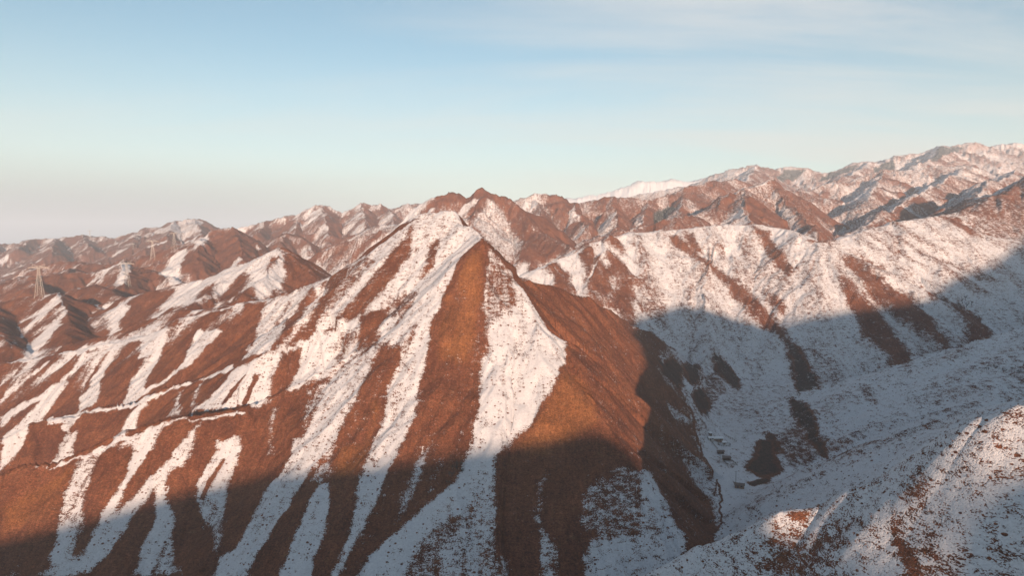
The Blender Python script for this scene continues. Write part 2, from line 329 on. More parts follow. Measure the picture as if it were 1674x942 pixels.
# ridge lines: name, slope to the right, slope to the left, rounding, points (x, y, z) in metres
RIDGES = [
 ('crest1',0.76,0.62,3,[(-676.4,680.0,23.1),(-605.9,715.0,46.4),(-544.6,720.0,56.0),(-511.8,720.0,61.2),(-455.5,718.0,72.6),(-417.8,716.0,80.1),(-383.1,712.0,88.4),(-340.7,705.0,106.5),(-299.4,698.0,117.3),(-273.0,692.0,124.7),(-240.2,682.0,128.0),(-200.8,668.0,142.3),(-162.9,656.0,157.1),(-143.3,648.0,169.0),(-119.4,636.0,186.2),(-94.4,622.0,201.1),(-82.0,613.0,208.9),(-66.4,605.0,210.2),(-53.5,600.0,209.4)]),
 ('summit',0.78,1.0,2,[(-60.2,603.0,210.1),(-53.5,600.0,209.4),(-49.9,588.0,202.0),(-38.7,570.0,197.8),(-31.5,550.0,188.8),(-22.4,522.0,187.0)]),
 ('crest2',0.76,1.1,1.2,[(-392.5,480.0,27.4),(-384.5,505.0,37.1),(-363.6,524.0,46.6),(-342.9,532.0,48.0),(-328.0,538.0,53.4),(-305.2,541.0,55.2),(-280.9,546.0,66.5),(-244.3,550.0,76.7),(-214.8,553.0,89.2),(-196.4,555.0,97.0),(-185.1,556.0,101.4),(-168.3,557.0,106.3),(-139.7,560.0,117.6),(-108.4,566.0,129.7),(-90.7,571.0,146.2),(-68.8,582.0,172.2),(-52.3,592.0,199.5)]),
 ('crest3',0.78,1.1,1.2,[(-352.0,370.0,21.5),(-315.6,385.0,40.9),(-299.4,392.0,47.9),(-289.3,397.0,51.3),(-273.0,402.0,53.0),(-251.1,408.0,60.5),(-242.3,413.0,64.4),(-219.2,425.0,72.7),(-211.8,428.0,73.5),(-199.1,430.0,73.8),(-179.2,436.0,76.3),(-162.2,444.0,80.4),(-148.4,450.0,86.9),(-123.0,458.0,97.7),(-106.5,466.0,107.7),(-87.5,478.0,117.6),(-66.6,494.0,139.2),(-46.9,508.0,158.6),(-24.2,520.0,185.6)]),
 ('pyr_right',1.0,0.9,2,[(5.2,524.0,157.0),(31.9,555.0,148.2),(63.6,585.0,137.0),(79.6,598.0,126.9),(95.5,606.0,109.2)]),
 ('nose',1.0,0.8,3,[(85.2,640.0,123.1),(123.0,690.0,100.0),(157.8,720.0,82.1),(171.7,732.0,72.5)]),
 ('rib_b',0.62,0.85,2.5,[(5.2,524.0,157.0),(3.6,505.0,154.2),(3.5,484.0,151.4),(10.6,472.0,140.6),(17.0,462.0,131.9),(23.7,454.0,123.2),(36.8,448.0,117.1),(39.6,425.0,105.2),(46.7,403.0,90.7),(52.4,385.0,80.2),(58.6,372.0,71.9),(64.6,358.0,63.7),(75.6,340.0,51.2),(86.6,322.0,36.9),(92.7,312.0,29.6)]),
 ('hill_r',0.62,0.5,8,[(-44.1,860.0,106.7),(11.3,900.0,141.3),(53.3,930.0,157.5),(92.8,960.0,172.3),(122.2,990.0,187.1),(183.1,1030.0,202.0),(238.9,1045.0,206.1),(327.1,1050.0,215.6),(376.0,1040.0,213.4),(401.4,1010.0,207.0),(409.5,975.0,195.7),(423.0,950.0,188.5),(451.4,960.0,190.3),(498.1,985.0,201.1),(558.1,1010.0,216.0),(659.3,1050.0,230.5),(720.2,1080.0,241.5),(789.6,1120.0,271.6),(855.8,1150.0,298.4),(1024.7,1200.0,355.3),(1397.1,1250.0,406.4)]),
 ('spur1',0.74,0.74,2,[(238.9,1045.0,206.1),(260.1,1010.0,184.5),(277.7,975.0,158.2),(296.1,935.0,133.9),(319.0,880.0,98.6),(330.0,838.0,76.0),(341.5,800.0,57.5),(354.9,770.0,44.5),(360.6,745.0,36.7)]),
 ('spur0',0.74,0.74,2,[(183.1,1030.0,202.0),(148.8,960.0,158.5),(154.3,890.0,120.2),(164.7,820.0,87.9),(172.4,770.0,62.1)]),
 ('spur0b',0.74,0.74,2,[(327.1,1050.0,215.6),(252.8,900.0,127.6),(230.1,790.0,69.8),(224.7,735.0,44.0),(220.6,700.0,31.3)]),
 ('spur2',0.74,0.74,2,[(451.4,960.0,190.3),(453.9,925.0,163.5),(457.4,890.0,140.2),(463.1,855.0,121.0),(472.4,810.0,96.3),(481.1,770.0,76.0),(486.7,735.0,57.4)]),
 ('spur2b',0.74,0.74,2,[(453.9,925.0,163.5),(430.0,850.0,115.2),(422.2,790.0,80.5),(426.5,740.0,56.6)]),
 ('spur3',0.74,0.74,2,[(498.1,985.0,201.1),(510.3,930.0,167.5),(529.1,890.0,144.2),(540.4,850.0,122.8),(557.3,790.0,84.1)]),
 ('spur4',0.74,0.74,2,[(659.3,1050.0,230.5),(651.1,980.0,184.4),(656.7,930.0,150.9),(682.7,880.0,105.0)]),
 ('shoulder_c',0.3,0.72,5,[(265.6,640.0,38.2),(282.2,632.0,45.7),(311.9,622.0,55.8),(349.1,612.0,70.7),(399.4,602.0,87.2),(452.6,600.0,104.4),(545.8,600.0,139.7),(732.1,600.0,172.0)]),
 ('knoll',0.8,0.8,3,[(265.6,640.0,39.3),(252.4,575.0,26.1),(245.2,530.0,16.2)]),
 ('knoll2',0.8,0.8,3,[(264.4,630.0,37.5),(216.4,560.0,22.4),(180.3,490.0,8.1)]),
 ('knollv',0.75,0.75,3,[(242.5,760.0,46.3),(205.0,690.0,33.4),(178.8,640.0,27.6)]),
 ('knollw',0.75,0.75,3,[(194.8,790.0,51.8),(161.7,720.0,27.0)]),
 ('ridge_b',0.6,0.62,8,[(118.5,366.0,24.9),(137.2,372.0,33.8),(155.6,376.0,42.8),(168.8,375.0,50.2),(202.1,362.0,68.1),(226.6,345.0,87.7),(250.4,330.0,105.3),(307.4,320.0,123.7)]),
 ('ridge_a',1.1,1.05,4,[(-21.4,300.0,-10.4),(16.3,280.0,21.1),(47.1,252.0,55.6),(70.4,245.0,70.0),(82.1,240.0,77.4),(94.9,234.0,87.0),(105.9,230.0,90.7),(115.7,225.0,98.5),(123.1,220.0,103.8),(133.8,215.0,113.5),(141.8,210.0,123.4),(145.7,205.0,128.5),(151.8,200.0,133.5),(159.2,199.0,137.7),(178.2,195.0,151.0),(249.0,190.0,175.8)]),
 ('peak2',0.74,0.72,4,[(-452.5,1500.0,159.9),(-317.7,1500.0,206.8),(-200.7,1500.0,253.5),(-164.3,1500.0,290.7),(-119.6,1510.0,302.1),(-97.8,1505.0,293.7),(-64.1,1500.0,310.6),(-43.9,1495.0,299.6),(-2.6,1480.0,278.7),(14.3,1460.0,272.2),(38.5,1390.0,230.8),(75.5,1320.0,201.2),(107.1,1260.0,183.4),(122.4,1210.0,169.2)]),
 ('peak2b',0.62,0.62,4,[(-64.1,1500.0,310.6),(-72.2,1420.0,262.1),(-74.7,1350.0,222.1),(-51.8,1230.0,163.5)]),
 ('peak2c',0.62,0.62,4,[(-2.6,1480.0,278.7),(16.0,1380.0,216.9),(37.5,1270.0,174.3)]),
 ('peak2d',0.62,0.62,4,[(-137.1,1510.0,300.8),(-173.5,1420.0,249.5),(-205.6,1300.0,203.2)]),
 ('back3',0.55,0.55,4,[(-61.0,1850.0,278.8),(23.1,1850.0,301.8),(62.6,1850.0,319.8),(117.0,1850.0,323.1),(160.6,1840.0,307.6),(214.7,1840.0,310.9),(270.4,1840.0,310.9),(367.5,1850.0,308.3),(441.9,1880.0,327.0),(548.2,1950.0,360.1),(665.2,2050.0,392.9),(727.2,2080.0,373.9),(846.5,2100.0,366.5),(931.1,2050.0,331.3)]),
 ('back3s0',0.6,0.6,3,[(62.6,1850.0,319.8),(75.7,1600.0,222.8)]),
 ('back3s1',0.6,0.6,3,[(160.6,1840.0,307.6),(175.8,1600.0,222.8)]),
 ('back3s2',0.6,0.6,3,[(270.4,1840.0,310.9),(239.4,1550.0,225.6)]),
 ('back3s3',0.6,0.6,3,[(367.5,1850.0,308.3),(304.2,1600.0,237.0)]),
 ('back3s4',0.6,0.6,3,[(478.6,1900.0,337.0),(401.8,1650.0,260.8)]),
 ('hill_o',0.62,0.6,4,[(151.7,1380.0,196.0),(245.2,1380.0,220.6),(328.6,1400.0,236.1),(443.9,1500.0,269.4),(556.0,1640.0,324.2),(636.6,1700.0,340.0),(629.6,1560.0,284.1),(609.8,1430.0,243.7),(569.7,1270.0,202.7)]),
 ('hill_o2',0.5,0.5,5,[(556.0,1640.0,324.2),(488.6,1450.0,263.9),(432.9,1250.0,224.6)]),
 ('back_n',0.48,0.45,8,[(907.2,2300.0,357.9),(1099.6,2350.0,397.0),(1294.6,2400.0,446.1),(1447.3,2400.0,467.3),(1544.5,2350.0,461.3),(1618.7,2300.0,435.0),(1710.3,2300.0,443.1),(1965.6,2300.0,485.6),(2576.0,2300.0,515.9)]),
 ('back_n1',0.5,0.5,6,[(1294.6,2400.0,446.1),(1082.0,2050.0,353.0),(893.7,1750.0,289.0)]),
 ('back_n2',0.5,0.5,6,[(1544.5,2350.0,461.3),(1219.5,1950.0,361.8),(916.6,1600.0,286.7),(702.3,1350.0,234.1)]),
 ('back_n3',0.5,0.5,6,[(1710.3,2300.0,443.1),(1356.6,1900.0,370.6),(1086.7,1600.0,312.2)]),
 ('far_n',0.45,0.45,10,[(704.9,3900.0,481.6),(912.8,3900.0,516.1),(1094.9,3800.0,551.1),(1118.0,3700.0,583.8),(1218.3,3600.0,604.6),(1282.0,3600.0,617.2),(1346.5,3600.0,591.9),(1403.5,3550.0,586.2),(1498.8,3500.0,580.4),(1549.0,3500.0,561.9),(1610.9,3500.0,574.3),(1746.2,3450.0,605.1),(1810.5,3450.0,605.1),(1903.7,3400.0,640.8),(2023.7,3400.0,658.7),(2072.0,3400.0,658.7),(2119.1,3400.0,688.5),(2158.5,3400.0,682.6),(2254.6,3400.0,691.5),(2383.4,3500.0,697.4),(2596.7,3500.0,715.8),(2986.5,3500.0,737.3),(3914.8,3500.0,767.9)]),
 ('far_nx',0.5,0.5,8,[(1282.0,3600.0,617.2),(1034.9,3000.0,486.2),(807.5,2500.0,402.1)]),
 ('far_ny',0.5,0.5,8,[(1810.5,3450.0,605.1),(1525.9,3050.0,518.2),(1279.6,2700.0,450.8)]),
 ('far_nz',0.5,0.5,8,[(2119.1,3400.0,688.5),(1845.0,3000.0,578.7),(1560.3,2650.0,501.9)]),
 ('white',0.5,0.5,10,[(420.9,7500.0,713.5),(754.8,7500.0,733.4),(1088.1,7500.0,806.4),(1247.8,7500.0,859.4),(1380.7,7500.0,912.4),(1707.3,7500.0,925.7),(1974.3,7500.0,912.4),(2160.4,7500.0,952.1),(2619.2,7500.0,1011.6),(3754.2,7500.0,945.5)]),
 ('crag',0.6,0.55,4,[(-1248.6,2600.0,191.6),(-1119.8,2600.0,226.4),(-1035.5,2600.0,254.2),(-932.9,2600.0,277.3),(-855.8,2600.0,300.4),(-800.2,2600.0,300.4),(-753.3,2600.0,325.8),(-736.9,2600.0,339.6),(-725.1,2600.0,351.1),(-711.4,2600.0,339.6),(-681.4,2600.0,330.4),(-642.3,2600.0,309.6),(-607.3,2600.0,325.8),(-572.3,2600.0,344.2),(-537.7,2600.0,335.0),(-502.8,2600.0,341.9),(-463.6,2600.0,328.1),(-393.8,2600.0,353.4),(-315.0,2600.0,355.7),(-229.3,2500.0,373.3)]),
 ('crags0',0.6,0.6,3,[(-932.9,2600.0,277.3),(-838.4,2250.0,220.1)]),
 ('crags1',0.6,0.6,3,[(-800.2,2600.0,300.4),(-701.8,2200.0,219.2)]),
 ('crags2',0.6,0.6,3,[(-722.9,2600.0,346.5),(-570.4,2150.0,227.9)]),
 ('crags3',0.6,0.6,3,[(-572.3,2600.0,344.2),(-444.6,2100.0,226.8)]),
 ('crags4',0.6,0.6,3,[(-463.6,2600.0,328.1),(-359.1,2150.0,237.5)]),
 ('crags5',0.6,0.6,3,[(-315.0,2600.0,355.7),(-275.5,2100.0,264.2)]),
 ('hill2',0.55,0.6,8,[(-1218.5,1750.0,125.2),(-1083.1,1720.0,140.0),(-958.8,1700.0,157.2),(-882.0,1690.0,157.3),(-845.3,1690.0,172.5),(-810.1,1690.0,187.5),(-759.6,1690.0,210.1),(-731.9,1700.0,222.4),(-692.2,1700.0,228.5),(-654.4,1680.0,214.5),(-585.5,1600.0,172.9),(-526.7,1500.0,146.5)]),
 ('hill2s0',0.6,0.6,4,[(-759.6,1690.0,210.1),(-648.1,1400.0,155.0)]),
 ('hill2s1',0.6,0.6,4,[(-958.8,1700.0,157.2),(-840.9,1450.0,128.1)]),
 ('hill2s2',0.6,0.6,4,[(-692.2,1700.0,228.5),(-567.2,1450.0,160.6)]),
 ('hill2s3',0.6,0.6,4,[(-1083.1,1720.0,140.0),(-991.5,1500.0,112.9)]),
 ('hill3',0.6,0.6,5,[(-743.3,1900.0,154.5),(-692.1,1950.0,197.4),(-642.7,1950.0,226.9),(-569.0,1900.0,200.3),(-507.4,1800.0,165.5),(-439.0,1650.0,135.7)]),
 ('hill3s',0.6,0.6,4,[(-642.7,1950.0,226.9),(-598.1,1750.0,172.2)]),
 ('hill3b',0.6,0.6,5,[(-531.2,2000.0,188.9),(-423.3,2000.0,233.5),(-343.0,1950.0,240.8),(-266.2,1900.0,256.2),(-193.2,1850.0,245.9)]),
 ('farleft',0.5,0.5,8,[(-3545.4,3200.0,108.5),(-2970.6,3200.0,137.1),(-2320.6,3100.0,188.3),(-2180.8,3100.0,216.0),(-2097.4,3100.0,221.5),(-1947.5,3100.0,229.8),(-1799.0,3050.0,226.3),(-1662.0,3050.0,248.0),(-1569.5,3000.0,278.9),(-1480.6,3000.0,294.9),(-1389.1,3000.0,313.6),(-1337.8,2980.0,291.5),(-1248.5,2900.0,252.4),(-1168.8,2800.0,212.5)]),
 ('farlefts0',0.5,0.5,5,[(-2180.8,3100.0,216.0),(-1949.3,2700.0,172.8)]),
 ('farlefts1',0.5,0.5,5,[(-1947.5,3100.0,229.8),(-1628.7,2650.0,172.9)]),
 ('farlefts2',0.5,0.5,5,[(-1662.0,3050.0,248.0),(-1390.9,2500.0,180.0)]),
 ('farlefts3',0.5,0.5,5,[(-1480.6,3000.0,294.9),(-1216.6,2400.0,201.4)]),
 ('farlefts4',0.5,0.5,5,[(-1389.1,3000.0,313.6),(-1132.8,2500.0,217.9)]),
 ('farlefts5',0.5,0.5,5,[(-2320.6,3100.0,188.3),(-2119.2,2700.0,155.9)]),
 ('farlefts6',0.5,0.5,5,[(-2069.7,3100.0,221.5),(-1682.3,2500.0,164.4)]),
 ('hill4',0.6,0.62,4,[(-720.2,1030.0,73.6),(-596.2,990.0,98.3),(-528.8,970.0,114.8),(-493.8,960.0,121.5),(-444.6,955.0,133.0),(-428.6,950.0,135.8),(-382.7,945.0,155.5),(-346.0,945.0,167.3),(-320.4,945.0,178.3),(-308.8,935.0,171.6),(-274.9,905.0,151.7),(-248.6,880.0,139.8)]),
 ('hill4s',0.6,0.6,4,[(-320.4,945.0,178.3),(-306.1,860.0,145.4),(-314.0,800.0,126.2)]),
 ('hill4t',0.6,0.6,4,[(-382.7,945.0,155.5),(-379.9,860.0,126.0),(-386.3,800.0,108.2)]),
 ('hill45',0.55,0.5,4,[(-517.3,800.0,68.4),(-468.7,800.0,77.8),(-434.3,800.0,93.0),(-398.0,800.0,103.9),(-357.4,790.0,108.4),(-316.4,770.0,112.3)]),
 ('hill5',0.6,0.62,4,[(-933.3,1000.0,76.7),(-752.2,1000.0,100.2),(-716.0,1000.0,107.4),(-691.6,1000.0,110.1),(-664.6,1000.0,112.8),(-622.3,985.0,101.4),(-578.6,960.0,87.8),(-548.6,930.0,71.3)]),
 ('hill5s',0.6,0.62,4,[(-664.6,1000.0,112.8),(-606.3,930.0,96.5),(-550.6,850.0,76.8),(-515.8,770.0,58.6)]),
 ('hill5t',0.6,0.6,4,[(-752.2,1000.0,100.2),(-671.2,880.0,81.1),(-589.8,800.0,61.1)]),
 ('hill7',0.55,0.6,5,[(-1303.4,1400.0,92.2),(-1051.4,1400.0,107.3),(-975.3,1400.0,123.6),(-912.3,1400.0,131.1),(-861.4,1420.0,138.1),(-815.8,1430.0,151.9),(-761.5,1400.0,136.2),(-696.2,1350.0,119.6),(-638.0,1300.0,113.6)]),
 ('hill7s',0.6,0.6,4,[(-815.8,1430.0,151.9),(-708.5,1250.0,124.0)]),
 ('hill7t',0.6,0.6,4,[(-975.3,1400.0,123.6),(-872.0,1250.0,101.6)]),
 ('hill8',0.55,0.6,4,[(-824.3,1180.0,79.4),(-764.0,1170.0,97.1),(-732.0,1160.0,112.4),(-698.6,1150.0,119.2),(-653.7,1120.0,107.7),(-604.6,1080.0,97.7)]),
 ('spurt1',1.0,1.0,1.5,[(456.9,955.0,186.0),(416.3,915.0,159.5),(377.8,875.0,129.0),(344.7,835.0,101.3)]),
 ('spurt2',1.0,1.0,1.5,[(453.9,925.0,163.5),(409.2,880.0,128.7),(368.7,840.0,100.8),(330.2,800.0,77.1)]),
 ('spur6',0.7,0.7,2,[(558.1,1010.0,216.0),(576.9,930.0,167.5),(581.6,860.0,122.2),(585.7,810.0,89.0)]),
 ('spur8',0.7,0.7,2,[(145.7,1000.0,196.9),(115.0,930.0,159.2),(97.2,880.0,128.7)]),
 ('toe1',0.7,0.7,2,[(240.8,790.0,69.8),(212.1,750.0,54.9),(179.4,700.0,31.3)]),
 ('toe2',0.6,0.6,3,[(311.9,622.0,55.8),(291.0,570.0,48.4),(263.7,520.0,40.9)]),
 ('toe3',0.45,0.5,5,[(366.7,612.0,73.4),(323.2,530.0,62.5),(278.9,470.0,54.2)]),
 ('toe4',0.45,0.5,5,[(418.4,600.0,93.5),(365.9,510.0,81.0),(319.5,450.0,76.1)]),
 ('shadow_range',1.9,1.5,1,[(-2500,-600,42.8),(-900,-600,102.8),(-400,-600,152.8),(-260,-600,164.8),(-138,-600,176.8),(-55,-600,195.8),(4,-600,208.8),(60,-600,216.8),(104,-600,224.8),(157,-600,230.8),(176,-600,234.8),(190,-600,233.1),(198,-600,226.1),(205,-600,214.1),(213,-600,214.1),(224,-600,217.1),(235,-600,233.1),(246,-600,242.1),(254,-600,245.1),(275,-600,273.2),(292,-600,302.2),(362,-600,325.3),(425,-600,343.3),(468,-600,330.3),(507,-600,312.3),(564,-600,326.3),(653,-600,338.3),(707,-600,348.2),(776,-600,378.2),(861,-600,402.2),(997,-600,462.2),(1300,-600,532.2),(2500,-600,572.2)]),  # unseen range behind the camera, crest shaped to cast the big shadow edge
]
FLOOR = [(0,320,5),(-120,290,-35),(60,330,18),(-300,330,-60),(-450,500,-30),(100,400,26),(150,480,29),(130,650,33),(300,800,40),(-300,900,35),(0,1200,40),(800,1500,70),(-1500,2500,60),(0,3500,60),(0,9000,0),(-4000,9000,-50),(4000,6000,80),(0,-500,20),(200,100,30)]
